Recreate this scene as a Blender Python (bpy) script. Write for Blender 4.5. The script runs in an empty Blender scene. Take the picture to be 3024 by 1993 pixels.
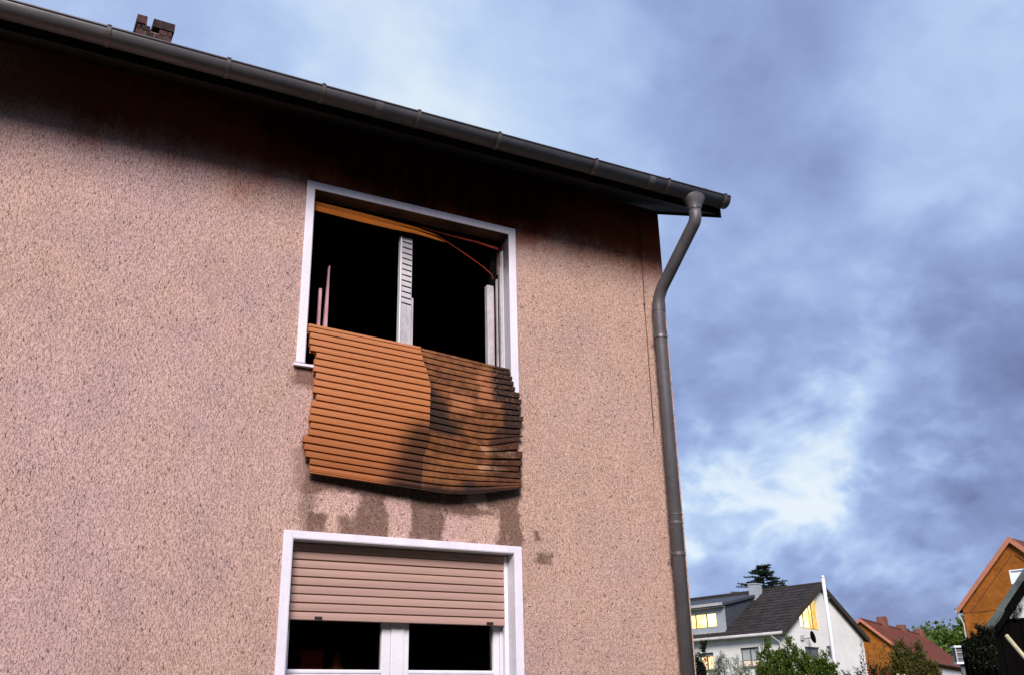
import bpy, math, random
import numpy as np
from mathutils import Vector, Matrix, Euler

random.seed(7)
RNG = np.random.default_rng(7)
scene = bpy.context.scene
COL = scene.collection

# ------------------------------------------------------------------ camera
cam_data = bpy.data.cameras.new("camera")
cam = bpy.data.objects.new("camera", cam_data)
COL.objects.link(cam)
R_ = Vector((0.87864221, -0.47706813, -0.01984597))
U_ = Vector((-0.159053, -0.33162061, 0.92990855))
F_ = Vector((0.45021106, 0.81390035, 0.36725499))
m = Matrix.Identity(4)
for i in range(3):
    m[i][0] = R_[i]; m[i][1] = U_[i]; m[i][2] = -F_[i]
m[0][3], m[1][3], m[2][3] = -5.43527, -6.79983, 1.6
cam.matrix_world = m
cam_data.sensor_width = 36.0
cam_data.lens = 2897.5 / 3024 * 36.0
cam_data.clip_start = 0.05
cam_data.clip_end = 2000
scene.camera = cam

# ------------------------------------------------------------------ light
SUN_AZ = math.radians(208)      # compass angle of the light, from +Y clockwise (behind the camera, to its left)
SUN_EL = math.radians(35)
sd = bpy.data.lights.new("sun", 'SUN')
sd.energy = 2.65
sd.angle = math.radians(23)
sd.color = (1.0, 0.92, 0.89)
sun = bpy.data.objects.new("sun", sd)
COL.objects.link(sun)
to_sun = Vector((math.sin(SUN_AZ) * math.cos(SUN_EL), math.cos(SUN_AZ) * math.cos(SUN_EL), math.sin(SUN_EL)))
sun.rotation_euler = to_sun.to_track_quat('Z', 'Y').to_euler()
sun.location = to_sun * 60

vs = scene.view_settings
vs.view_transform = 'Standard'
try: vs.look = 'None'
except Exception: pass
vs.exposure = 1.0
vs.gamma = 1.0
vs.use_curve_mapping = False

# ------------------------------------------------------------------ node helpers
class NT:
    def __init__(s, nt):
        s.nt = nt; nt.nodes.clear()
    def n(s, t, **kw):
        x = s.nt.nodes.new(t)
        for k, v in kw.items(): setattr(x, k, v)
        return x
    def put(s, sock, v):
        if isinstance(v, bpy.types.NodeSocket): s.nt.links.new(v, sock)
        elif v is not None: sock.default_value = v
    def math(s, op, a, b=None, c=None, clamp=False):
        x = s.n('ShaderNodeMath', operation=op); x.use_clamp = clamp
        s.put(x.inputs[0], a)
        if b is not None: s.put(x.inputs[1], b)
        if c is not None: s.put(x.inputs[2], c)
        return x.outputs[0]
    def step(s, v, a, b, lo=0.0, hi=1.0):
        x = s.n('ShaderNodeMapRange', interpolation_type='SMOOTHSTEP')
        s.put(x.inputs[0], v)
        for i, q in enumerate((a, b, lo, hi)): s.put(x.inputs[1 + i], q)
        return x.outputs[0]
    def noise(s, vec, scale, detail=3.0, rough=0.5, dist=0.0, out=0, dim='3D'):
        x = s.n('ShaderNodeTexNoise', noise_dimensions=dim)
        if vec is not None: s.put(x.inputs['Vector'], vec)
        x.inputs['Scale'].default_value = scale; x.inputs['Detail'].default_value = detail
        x.inputs['Roughness'].default_value = rough; x.inputs['Distortion'].default_value = dist
        return x.outputs[out]
    def mix(s, f, a, b, blend='MIX'):
        x = s.n('ShaderNodeMix', data_type='RGBA', blend_type=blend)
        s.put(x.inputs[0], f)
        s.put(x.inputs[6], rgba(a)); s.put(x.inputs[7], rgba(b))
        return x.outputs[2]
    def ramp(s, v, stops):
        x = s.n('ShaderNodeValToRGB'); s.put(x.inputs[0], v)
        e = x.color_ramp.elements
        while len(e) < len(stops): e.new(0.5)
        for el, (p, c) in zip(e, stops): el.position = p; el.color = rgba(c)
        return x.outputs[0]
    def coords(s, kind='Object'):
        return s.n('ShaderNodeTexCoord').outputs[kind]
    def sep(s, v):
        x = s.n('ShaderNodeSeparateXYZ'); s.put(x.inputs[0], v); return x.outputs
    def comb(s, a, b, c):
        x = s.n('ShaderNodeCombineXYZ')
        for i, q in enumerate((a, b, c)): s.put(x.inputs[i], q)
        return x.outputs[0]
    def vmath(s, op, a, b=None):
        x = s.n('ShaderNodeVectorMath', operation=op); s.put(x.inputs[0], a)
        if b is not None: s.put(x.inputs[1], b)
        return x.outputs['Value'] if op in ('DOT_PRODUCT', 'LENGTH') else x.outputs[0]
    def scale(s, v, k):
        x = s.n('ShaderNodeVectorMath', operation='SCALE'); s.put(x.inputs[0], v); x.inputs['Scale'].default_value = k
        return x.outputs[0]
    def box(s, X, Z, x0, x1, z0, z1, e=0.02):
        a = s.math('MULTIPLY', s.step(X, x0 - e, x0 + e), s.step(X, x1 - e, x1 + e, 1.0, 0.0))
        b = s.math('MULTIPLY', s.step(Z, z0 - e, z0 + e), s.step(Z, z1 - e, z1 + e, 1.0, 0.0))
        return s.math('MULTIPLY', a, b)
    def bump(s, h, strength, dist, normal=None):
        x = s.n('ShaderNodeBump'); s.put(x.inputs['Height'], h)
        x.inputs['Strength'].default_value = strength; x.inputs['Distance'].default_value = dist
        if normal is not None: s.put(x.inputs['Normal'], normal)
        return x.outputs[0]
    def principled(s, color, rough=0.8, metal=0.0, normal=None, spec=0.4):
        x = s.n('ShaderNodeBsdfPrincipled')
        s.put(x.inputs['Base Color'], rgba(color)); s.put(x.inputs['Roughness'], rough)
        x.inputs['Metallic'].default_value = metal
        x.inputs['Specular IOR Level'].default_value = spec
        if normal is not None: s.put(x.inputs['Normal'], normal)
        return x
    def out(s, sh):
        o = s.n('ShaderNodeOutputMaterial'); s.nt.links.new(sh, o.inputs[0])

def rgba(c):
    if isinstance(c, bpy.types.NodeSocket): return c
    if isinstance(c, (int, float)): return c
    return tuple(c) if len(c) == 4 else (c[0], c[1], c[2], 1.0)

def new_mat(name):
    mt = bpy.data.materials.new(name); mt.use_nodes = True
    return mt, NT(mt.node_tree)

def plain(name, col, rough=0.7, metal=0.0, var=0.25, scale=6.0, bump=0.0, spec=0.4, stretch=(1, 1, 1), obj_var=0.0, col2=None):
    """a painted or weathered surface: two tones of its colour broken up by noise, fine relief"""
    mt, t = new_mat(name)
    co = t.vmath('MULTIPLY', t.coords(), stretch)
    f = t.noise(co, scale, 5, 0.6)
    f2 = t.noise(co, scale * 9, 3, 0.6)
    f = t.math('ADD', t.math('MULTIPLY', f, 0.7), t.math('MULTIPLY', f2, 0.3))
    f = t.step(f, 0.32, 0.68)
    d = tuple(max(0, c * (1 - var)) for c in col); l = tuple(min(1, c * (1 + var * 0.6)) for c in (col2 or col))
    c = t.mix(f, d, l)
    if obj_var:
        r = t.n('ShaderNodeObjectInfo').outputs['Random']
        k = t.step(r, 0, 1, 1 - obj_var, 1 + obj_var)
        c = t.mix(1.0, c, t.comb(k, k, k), 'MULTIPLY')
    nrm = t.bump(f2, bump, 0.01) if bump else None
    rr = t.step(f, 0, 1, min(1, rough + 0.08), max(0, rough - 0.08))
    t.out(t.principled(c, rr, metal, nrm, spec).outputs[0])
    return mt

def glow(name, col, strength, col2=None, scale=3.0):
    mt, t = new_mat(name)
    c = col
    if col2 is not None:
        f = t.step(t.noise(t.coords(), scale, 4, 0.6, 0.6), 0.4, 0.6)
        c = t.mix(f, col, col2)
    e = t.n('ShaderNodeEmission'); t.put(e.inputs[0], rgba(c)); e.inputs[1].default_value = strength
    t.out(e.outputs[0]); return mt

# ------------------------------------------------------------------ sky
world = bpy.data.worlds.new("World"); scene.world = world; world.use_nodes = True
W = NT(world.node_tree)
dirv = W.coords('Generated')
sky = W.n('ShaderNodeTexSky', sky_type='NISHITA')
sky.sun_disc = False; sky.sun_elevation = SUN_EL; sky.sun_rotation = SUN_AZ
sx, sy, sz = W.sep(dirv)
den = W.math('ADD', W.math('MAXIMUM', sz, 0.0), 0.34)
pl = W.comb(W.math('DIVIDE', sx, den), W.math('DIVIDE', sy, den), 0.0)
warp = W.noise(pl, 1.5, 4, 0.55, out=1)
pw = W.vmath('ADD', pl, W.scale(W.vmath('SUBTRACT', warp, (0.5, 0.5, 0.5)), 0.55))
big = W.noise(pw, 1.15, 2, 0.5)
mid = W.noise(pw, 3.1, 5, 0.55)
fine = W.noise(pw, 9.0, 4, 0.55)
lay = W.vmath('MULTIPLY', dirv, (1.0, 1.0, 1.5))
puff = W.noise(lay, 5.2, 5, 0.5, 0.2)
puff2 = W.noise(lay, 16.0, 4, 0.55, 0.25)
rid = W.math('SUBTRACT', 1.0, W.math('MULTIPLY', W.math('ABSOLUTE', W.math('SUBTRACT', W.noise(lay, 9.0, 4, 0.5, 0.5), 0.5)), 9.0), clamp=True)
lump = W.step(W.noise(lay, 3.4, 4, 0.48, 0.15), .42, .60, -0.5, 0.5)
lump2 = W.step(W.noise(W.vmath('ADD', lay, (3.1, 1.2, 5.0)), 8.0, 3, 0.48, 0.2), .46, .57, -0.5, 0.5)
wisp = W.math('SUBTRACT', 1.0, W.math('MULTIPLY', W.math('ABSOLUTE', W.math('SUBTRACT', W.noise(pw, 4.2, 4, 0.5, 0.3), 0.5)), 7.0), clamp=True)
v = W.math('MULTIPLY', W.math('SUBTRACT', big, 0.5), 1.0)
v = W.math('ADD', v, W.math('MULTIPLY', W.math('SUBTRACT', mid, 0.5), 0.55))
v = W.math('ADD', v, W.math('MULTIPLY', W.math('SUBTRACT', fine, 0.5), 0.35))
lowf = W.step(sz, 0.55, 0.15, 0.1, 1.0)
v = W.math('ADD', v, W.math('MULTIPLY', W.math('SUBTRACT', puff, 0.5), W.math('MULTIPLY_ADD', lowf, 1.4, 0.4)))
v = W.math('ADD', v, W.math('MULTIPLY', W.math('SUBTRACT', puff2, 0.5), W.math('MULTIPLY', lowf, 1.1)))
v = W.math('ADD', v, W.math('MULTIPLY', W.math('MULTIPLY', W.math('SUBTRACT', wisp, 0.45), 0.14), lowf))
# cloud masses: where the thick dark banks and the bright breaks of this evening's sky stand
BANKS = [(0.12,0.78,0.615,.18,.24),(0.292,0.772,0.564,.14,.14),(0.40,0.70,0.60,.06,.2),(0.589,0.576,0.566,-.24,.12),(0.64,0.62,0.46,-.10,.14),
 (0.705,0.452,0.547,.14,.13),(0.736,0.46,0.497,.26,.09),(0.777,0.486,0.4,-.06,.10),(0.632,0.692,0.348,.06,.12),
 (0.763,0.542,0.351,-.13,.10),(0.672,0.684,0.283,-.26,.08),(0.751,0.594,0.289,-.14,.09),(0.628,0.743,0.232,.02,.06),
 (0.72,0.661,0.21,.10,.10),(0.805,0.546,0.233,-.26,.09),(0.79,0.595,0.147,-.28,.09),(0.756,0.648,0.098,-.08,.10),(0.635,0.762,0.122,.14,.10),(0.70,0.70,0.16,.02,.06),(.66,.71,.24,.08,.12),(.76,.60,.26,.26,.06),(.735,.645,.17,.24,.05),(.69,.70,.13,-.12,.04),(.67,.71,.20,-.10,.03),(.79,.53,.30,.30,.035),(.60,.60,.53,-.10,.10)]
dw = W.vmath('NORMALIZE', W.vmath('ADD', dirv, W.scale(W.vmath('SUBTRACT', W.noise(dirv, 5.0, 5, 0.6, out=1), (0.5, 0.5, 0.5)), 0.16)))
for bx_, by_, bz_, wt, rad in BANKS:
    dd = W.vmath('DOT_PRODUCT', dw, tuple(Vector((bx_, by_, bz_)).normalized()))
    mk = W.step(dd, math.cos(rad * 1.5), math.cos(rad * 0.15))
    v = W.math('MULTIPLY_ADD', mk, wt, v)
v = W.math('MULTIPLY_ADD', lump, 0.22, v)
v = W.math('ADD', v, W.math('MULTIPLY', W.math('MULTIPLY', W.math('SUBTRACT', rid, 0.3), W.step(puff, .42, .6)), W.math('MULTIPLY', lowf, 0.42)))
v = W.math('ADD', v, W.math('MULTIPLY', lump2, W.math('MULTIPLY', lowf, 0.34)))
v = W.math('ADD', W.math('MULTIPLY', v, 0.55), 0.54, clamp=True)
cloud = W.ramp(v, [(0.0, (.15, .19, .37)), (0.28, (.235, .30, .56)), (0.5, (.35, .46, .77)), (0.72, (.52, .67, .94)), (0.88, (.74, .86, .99)), (1.0, (.84, .92, 1.0))])
skyc = W.mix(0.93, W.scale(sky.outputs[0], 0.10), cloud)
bg = W.n('ShaderNodeBackground'); W.put(bg.inputs[0], skyc); bg.inputs[1].default_value = 0.5
wo = W.n('ShaderNodeOutputWorld'); W.nt.links.new(bg.outputs[0], wo.inputs[0])

# ------------------------------------------------------------------ mesh helpers
def link(name, me, mat=None, parent=None):
    if mat is not None: me.materials.append(mat)
    o = bpy.data.objects.new(name, me); COL.objects.link(o)
    if parent is not None: o.parent = parent
    return o

class MB:
    """collects the faces of one mesh"""
    def __init__(s): s.v = []; s.f = []
    def add(s, vs, fs):
        b = len(s.v); s.v += [tuple(p) for p in vs]; s.f += [tuple(i + b for i in q) for q in fs]; return s
    def box(s, x0, x1, y0, y1, z0, z1):
        v = [(x0,y0,z0),(x1,y0,z0),(x1,y1,z0),(x0,y1,z0),(x0,y0,z1),(x1,y0,z1),(x1,y1,z1),(x0,y1,z1)]
        return s.add(v, [(0,3,2,1),(4,5,6,7),(0,1,5,4),(1,2,6,5),(2,3,7,6),(3,0,4,7)])
    def hexa(s, bot, top):
        return s.add(list(bot) + list(top), [(0,3,2,1),(4,5,6,7),(0,1,5,4),(1,2,6,5),(2,3,7,6),(3,0,4,7)])
    def quad(s, *p): return s.add(p, [tuple(range(len(p)))])
    def prism(s, pts, d):
        """polygon pts swept by the vector d"""
        n = len(pts); d = Vector(d); q = [tuple(Vector(p) + d) for p in pts]
        return s.add(list(pts) + q, [tuple(range(n - 1, -1, -1)), tuple(range(n, 2 * n))] + [(i, (i + 1) % n, n + (i + 1) % n, n + i) for i in range(n)])
    def beam(s, a, b, w, h, up=(0, 0, 1)):
        a, b = Vector(a), Vector(b); d = (b - a).normalized(); x = d.cross(Vector(up)).normalized() * w / 2; y = x.cross(d).normalized() * h / 2
        return s.hexa([a - x - y, a + x - y, a + x + y, a - x + y], [b - x - y, b + x - y, b + x + y, b - x + y])
    def tube(s, path, rad, seg=16, caps=True):
        path = [Vector(p) for p in path]; n = len(path)
        rad = rad if isinstance(rad, (list, tuple)) else [rad] * n
        d0 = (path[1] - path[0]).normalized()
        x = d0.orthogonal().normalized(); b = len(s.v)
        for i, p in enumerate(path):
            d = (path[min(i + 1, n - 1)] - path[max(i - 1, 0)]).normalized()
            x = (x - d * x.dot(d)).normalized(); y = d.cross(x)
            for k in range(seg):
                a = 2 * math.pi * k / seg
                s.v.append(tuple(p + (x * math.cos(a) + y * math.sin(a)) * rad[i]))
        for i in range(n - 1):
            for k in range(seg):
                k2 = (k + 1) % seg
                s.f.append((b + i * seg + k, b + i * seg + k2, b + (i + 1) * seg + k2, b + (i + 1) * seg + k))
        if caps:
            s.f.append(tuple(b + k for k in range(seg - 1, -1, -1))); s.f.append(tuple(b + (n - 1) * seg + k for k in range(seg)))
        return s
    def build(s, name, mat, parent=None, smooth=False, bevel=0.0):
        me = bpy.data.meshes.new(name); me.from_pydata(s.v, [], s.f); me.update()
        if smooth:
            me.polygons.foreach_set('use_smooth', [True] * len(me.polygons))
        o = link(name, me, mat, parent)
        if bevel:
            b = o.modifiers.new('bevel', 'BEVEL'); b.width = bevel; b.segments = 2; b.limit_method = 'ANGLE'
        return o

def empty(name, label, cat, loc=(0, 0, 0), rz=0.0, group=None):
    o = bpy.data.objects.new(name, None); COL.objects.link(o); o.location = loc; o.rotation_euler = (0, 0, rz)
    o.empty_display_size = 0.3
    return tag(o, label, cat, group)

def tag(o, label=None, cat=None, group=None, kind=None):
    if label: o['label'] = label
    if cat: o['category'] = cat
    if group: o['group'] = group
    if kind: o['kind'] = kind
    return o

def rounded_path(pts, r=0.08, n=6):
    pts = [Vector(p) for p in pts]; out = [pts[0]]
    for i in range(1, len(pts) - 1):
        a, b, c = pts[i - 1], pts[i], pts[i + 1]
        u = (a - b).normalized(); w = (c - b).normalized()
        k = min(r, (a - b).length * .45, (c - b).length * .45)
        p, q = b + u * k, b + w * k
        for j in range(n + 1):
            s_ = j / n; out.append(p.lerp(b, s_).lerp(b.lerp(q, s_), s_))
    out.append(pts[-1]); return out

def wall_cells(mb, x0, x1, z0, z1, holes, y0, y1, step=None):
    """a wall slab between y0 (outside) and y1 with rectangular openings and their reveals"""
    xs = sorted({x0, x1, *[h[0] for h in holes], *[h[1] for h in holes]}); zs = sorted({z0, z1, *[h[2] for h in holes], *[h[3] for h in holes]})
    def inside(x, z): return any(h[0] < x < h[1] and h[2] < z < h[3] for h in holes)
    for a, b in zip(xs, xs[1:]):
        for c, d in zip(zs, zs[1:]):
            if inside((a + b) / 2, (c + d) / 2): continue
            mb.quad((a, y0, c), (b, y0, c), (b, y0, d), (a, y0, d)); mb.quad((a, y1, d), (b, y1, d), (b, y1, c), (a, y1, c))
    for h in holes:
        a, b, c, d = h
        mb.quad((a, y0, c), (a, y0, d), (a, y1, d), (a, y1, c)); mb.quad((b, y1, c), (b, y1, d), (b, y0, d), (b, y0, c))
        mb.quad((a, y0, d), (b, y0, d), (b, y1, d), (a, y1, d)); mb.quad((a, y1, c), (b, y1, c), (b, y0, c), (a, y0, c))
    mb.quad((x0, y0, z0), (x0, y0, z1), (x0, y1, z1), (x0, y1, z0)); mb.quad((x1, y1, z0), (x1, y1, z1), (x1, y0, z1), (x1, y0, z0))
    mb.quad((x0, y0, z1), (x1, y0, z1), (x1, y1, z1), (x0, y1, z1)); mb.quad((x0, y1, z0), (x1, y1, z0), (x1, y0, z0), (x0, y0, z0))

def leaves(name, centers, size, mat, parent=None, up=0.0, aspect=0.45, dirs=None, tri=False, seed=1, fold=True):
    """many small leaves, one quad each, at the given centres"""
    g = np.random.default_rng(seed); c = np.asarray(centers, float); n = len(c)
    d = g.normal(size=(n, 3)); d[:, 2] += up
    if dirs is not None: d = np.asarray(dirs) + d * 0.45
    d /= np.linalg.norm(d, axis=1, keepdims=True)
    o = g.normal(size=(n, 3)); s = np.cross(d, o); s /= np.linalg.norm(s, axis=1, keepdims=True) + 1e-9
    L = (size * (0.6 + 0.8 * g.random(n)))[:, None]; Wd = L * aspect
    v = np.stack([c - d * L * .5, c + s * Wd * .5, c + d * L * .5, c - s * Wd * .5], 1).reshape(-1, 3)
    me = bpy.data.meshes.new(name)
    me.vertices.add(4 * n); me.vertices.foreach_set('co', v.ravel())
    me.loops.add(4 * n); me.loops.foreach_set('vertex_index', np.arange(4 * n))
    me.polygons.add(n); me.polygons.foreach_set('loop_start', np.arange(0, 4 * n, 4)); me.polygons.foreach_set('loop_total', np.full(n, 4))
    me.update(); me.validate()
    o_ = link(name, me, mat, parent); o_['kind'] = 'stuff'
    return o_

def leaf_mat(name, a, b, scale=8.0, transl=0.25):
    mt, t = new_mat(name)
    g = t.n('ShaderNodeNewGeometry')
    f = t.math('ADD', t.math('MULTIPLY', t.noise(g.outputs['Position'], scale, 3), 0.6), t.math('MULTIPLY', g.outputs['Random Per Island'], 0.4))
    c = t.mix(t.step(f, 0.3, 0.7), a, b)
    p = t.principled(c, 0.55, spec=0.3)
    tr = t.n('ShaderNodeBsdfTranslucent'); t.put(tr.inputs[0], c)
    mx = t.n('ShaderNodeMixShader'); mx.inputs[0].default_value = transl
    t.nt.links.new(p.outputs[0], mx.inputs[1]); t.nt.links.new(tr.outputs[0], mx.inputs[2])
    t.out(mx.outputs[0]); return mt

# ------------------------------------------------------------------ materials
def stucco_mat():
    mt, t = new_mat('rough_render')
    co = t.coords(); X, Y, Z = t.sep(co)
    flat = t.comb(X, t.math('ADD', Z, t.math('MULTIPLY', Y, 0.0)), 0.0)
    side = t.step(X, -4.4, -2.6)          # left of the windows the float strokes run up and down, right of them every way
    def dashes(scale, L, wd, off):
        p = t.vmath('ADD', flat, off)
        p = t.vmath('ADD', p, t.scale(t.vmath('SUBTRACT', t.noise(p, 38, 2, 0.5, out=1), (.5, .5, .5)), 0.016))
        vo = t.n('ShaderNodeTexVoronoi', voronoi_dimensions='2D', feature='F1'); t.put(vo.inputs['Vector'], p)
        vo.inputs['Scale'].default_value = scale; vo.inputs['Randomness'].default_value = 1.0
        dx, dy, _ = t.sep(t.vmath('SUBTRACT', p, vo.outputs['Position']))
        r, gg, bb = t.sep(vo.outputs['Color'])
        spread = t.math('MULTIPLY_ADD', side, 2.2, 0.75)
        ang = t.math('MULTIPLY_ADD', t.math('SUBTRACT', r, 0.5), spread, math.pi / 2)
        cs, sn = t.math('COSINE', ang), t.math('SINE', ang)
        u = t.math('ADD', t.math('MULTIPLY', dx, cs), t.math('MULTIPLY', dy, sn))
        w = t.math('SUBTRACT', t.math('MULTIPLY', dy, cs), t.math('MULTIPLY', dx, sn))
        a = t.step(t.math('ABSOLUTE', u), L * .5, L, 1.0, 0.0)
        b = t.step(t.math('ABSOLUTE', w), wd * .4, wd, 1.0, 0.0)
        k = t.step(gg, 0.12, 0.6)
        return t.math('MULTIPLY', t.math('MULTIPLY', a, b), k), bb
    d1, r1 = dashes(54, 0.0105, 0.0030, (0, 0, 0))
    d2, r2 = dashes(78, 0.0075, 0.0023, (3.3, 1.7, 0))
    d3, r3 = dashes(17, 0.015, 0.0048, (7.1, 4.9, 0))
    d3 = t.math('MULTIPLY', d3, t.step(r3, 0.58, 0.72))
    grain = t.noise(flat, 120, 3, 0.6)
    ridged = t.noise(t.vmath('MULTIPLY', flat, (1.25, 0.8, 1)), 52, 3, 0.6, 0.9)
    cloud1 = t.noise(flat, 0.75, 4, 0.55); cloud2 = t.noise(flat, 2.6, 4, 0.6)
    hue = t.step(t.math('ADD', t.math('ADD', t.math('MULTIPLY', cloud1, .7), t.math('MULTIPLY', cloud2, .3)), t.math('MULTIPLY', t.step(X, -6, 0), 0.18)), 0.38, 0.72)
    base = t.mix(hue, (.52, .355, .342), (.54, .362, .288))
    base = t.mix(t.step(ridged, 0.35, 0.65), t.mix(1.0, base, (.84, .81, .80), 'MULTIPLY'), t.mix(1.0, base, (1.12, 1.10, 1.10), 'MULTIPLY'))
    gro = t.mix(1.0, base, (.40, .33, .31), 'MULTIPLY')
    dm = t.math('MAXIMUM', t.math('MULTIPLY', d1, 0.75), t.math('MULTIPLY', d2, 0.6))
    c = t.mix(dm, base, gro)
    c = t.mix(t.math('MULTIPLY', d3, 0.8), c, (.09, .058, .05))
    run = t.noise(t.vmath('MULTIPLY', flat, (1.6, .55, 1)), 2.2, 4, .6)
    tone = t.step(t.math('ADD', t.math('MULTIPLY', cloud2, .5), t.math('MULTIPLY', run, .5)), .36, .62, .93, 1.04)
    c = t.mix(1.0, c, t.comb(tone, tone, tone), 'MULTIPLY')
    # wet-brown blotches where melted plastic and hose water ran down under the hanging shutter
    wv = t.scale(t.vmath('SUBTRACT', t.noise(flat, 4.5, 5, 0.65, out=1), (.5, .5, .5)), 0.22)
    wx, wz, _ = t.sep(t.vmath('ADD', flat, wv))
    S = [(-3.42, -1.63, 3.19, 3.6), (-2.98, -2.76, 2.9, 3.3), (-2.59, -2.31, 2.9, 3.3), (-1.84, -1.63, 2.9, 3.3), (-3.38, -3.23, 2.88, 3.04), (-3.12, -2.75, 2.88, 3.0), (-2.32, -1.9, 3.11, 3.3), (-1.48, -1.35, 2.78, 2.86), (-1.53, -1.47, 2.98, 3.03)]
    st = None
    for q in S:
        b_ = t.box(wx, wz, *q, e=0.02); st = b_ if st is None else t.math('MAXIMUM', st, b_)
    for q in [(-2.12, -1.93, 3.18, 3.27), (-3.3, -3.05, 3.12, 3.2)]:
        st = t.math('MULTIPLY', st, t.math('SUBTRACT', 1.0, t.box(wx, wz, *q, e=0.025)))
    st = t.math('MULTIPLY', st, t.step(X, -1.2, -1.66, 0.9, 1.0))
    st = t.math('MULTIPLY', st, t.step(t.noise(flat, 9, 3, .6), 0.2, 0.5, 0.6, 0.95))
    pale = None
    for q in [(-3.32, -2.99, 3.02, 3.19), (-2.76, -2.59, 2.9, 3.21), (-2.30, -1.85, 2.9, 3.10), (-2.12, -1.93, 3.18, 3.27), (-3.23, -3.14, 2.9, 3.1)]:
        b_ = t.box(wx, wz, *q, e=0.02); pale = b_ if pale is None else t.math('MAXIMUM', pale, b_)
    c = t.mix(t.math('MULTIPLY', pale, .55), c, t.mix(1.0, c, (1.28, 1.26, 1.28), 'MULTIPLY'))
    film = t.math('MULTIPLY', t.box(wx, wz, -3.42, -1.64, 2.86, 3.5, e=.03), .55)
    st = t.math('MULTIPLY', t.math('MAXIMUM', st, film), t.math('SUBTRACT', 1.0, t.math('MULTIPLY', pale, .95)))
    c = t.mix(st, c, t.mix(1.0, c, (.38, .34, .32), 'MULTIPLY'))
    # soot from the fire over the burnt window, with eave shade painted in beside it
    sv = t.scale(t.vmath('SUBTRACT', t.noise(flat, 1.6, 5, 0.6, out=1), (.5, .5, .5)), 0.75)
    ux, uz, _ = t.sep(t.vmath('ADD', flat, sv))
    wide = t.math('MULTIPLY', t.step(ux, -6.4, -4.4, .12, 1.0), t.step(t.math('SUBTRACT', uz, t.math('MULTIPLY', t.math('ABSOLUTE', t.math('ADD', ux, 2.4)), .15)), 5.62, 5.98))  # soot spread wide under the eave, deepening the eave shade in colour
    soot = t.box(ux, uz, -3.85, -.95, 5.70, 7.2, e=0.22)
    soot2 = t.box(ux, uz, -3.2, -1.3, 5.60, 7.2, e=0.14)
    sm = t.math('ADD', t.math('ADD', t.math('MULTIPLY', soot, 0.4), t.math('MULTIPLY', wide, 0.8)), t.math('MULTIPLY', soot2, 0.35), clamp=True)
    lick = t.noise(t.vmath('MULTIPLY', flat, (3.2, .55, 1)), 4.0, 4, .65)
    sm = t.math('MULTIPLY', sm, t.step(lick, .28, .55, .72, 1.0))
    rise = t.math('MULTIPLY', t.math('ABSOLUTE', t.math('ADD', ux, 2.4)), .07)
    halo = t.math('MULTIPLY', t.step(t.math('SUBTRACT', t.math('ADD', uz, t.math('MULTIPLY', t.math('SUBTRACT', lick, .5), .35)), rise), 5.30, 5.74), t.step(ux, -7.0, -4.8, .25, 1.0))  # red-brown fringe of the eave shade, put into the wall colour
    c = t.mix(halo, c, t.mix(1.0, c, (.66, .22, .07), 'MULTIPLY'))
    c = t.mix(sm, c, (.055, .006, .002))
    # dirt streaks just under the old sill and beside the shutter
    sill = t.box(wx, wz, -3.55, -3.36, 3.96, 4.13, e=0.03)
    c = t.mix(t.math('MULTIPLY', sill, 0.75), c, (.14, .06, .045))
    edge = t.math('MULTIPLY', t.box(wx, wz, -3.5, -3.36, 3.2, 3.5, e=0.04), 0.6)
    c = t.mix(edge, c, (.22, .13, .11))
    h = t.math('SUBTRACT', t.math('ADD', t.math('MULTIPLY', ridged, 1.0), t.math('MULTIPLY', grain, 0.35)), t.math('ADD', dm, d3))
    nrm = t.bump(h, 0.75, 0.006)
    t.out(t.principled(c, 0.95, 0, nrm, 0.15).outputs[0]); return mt

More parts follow.
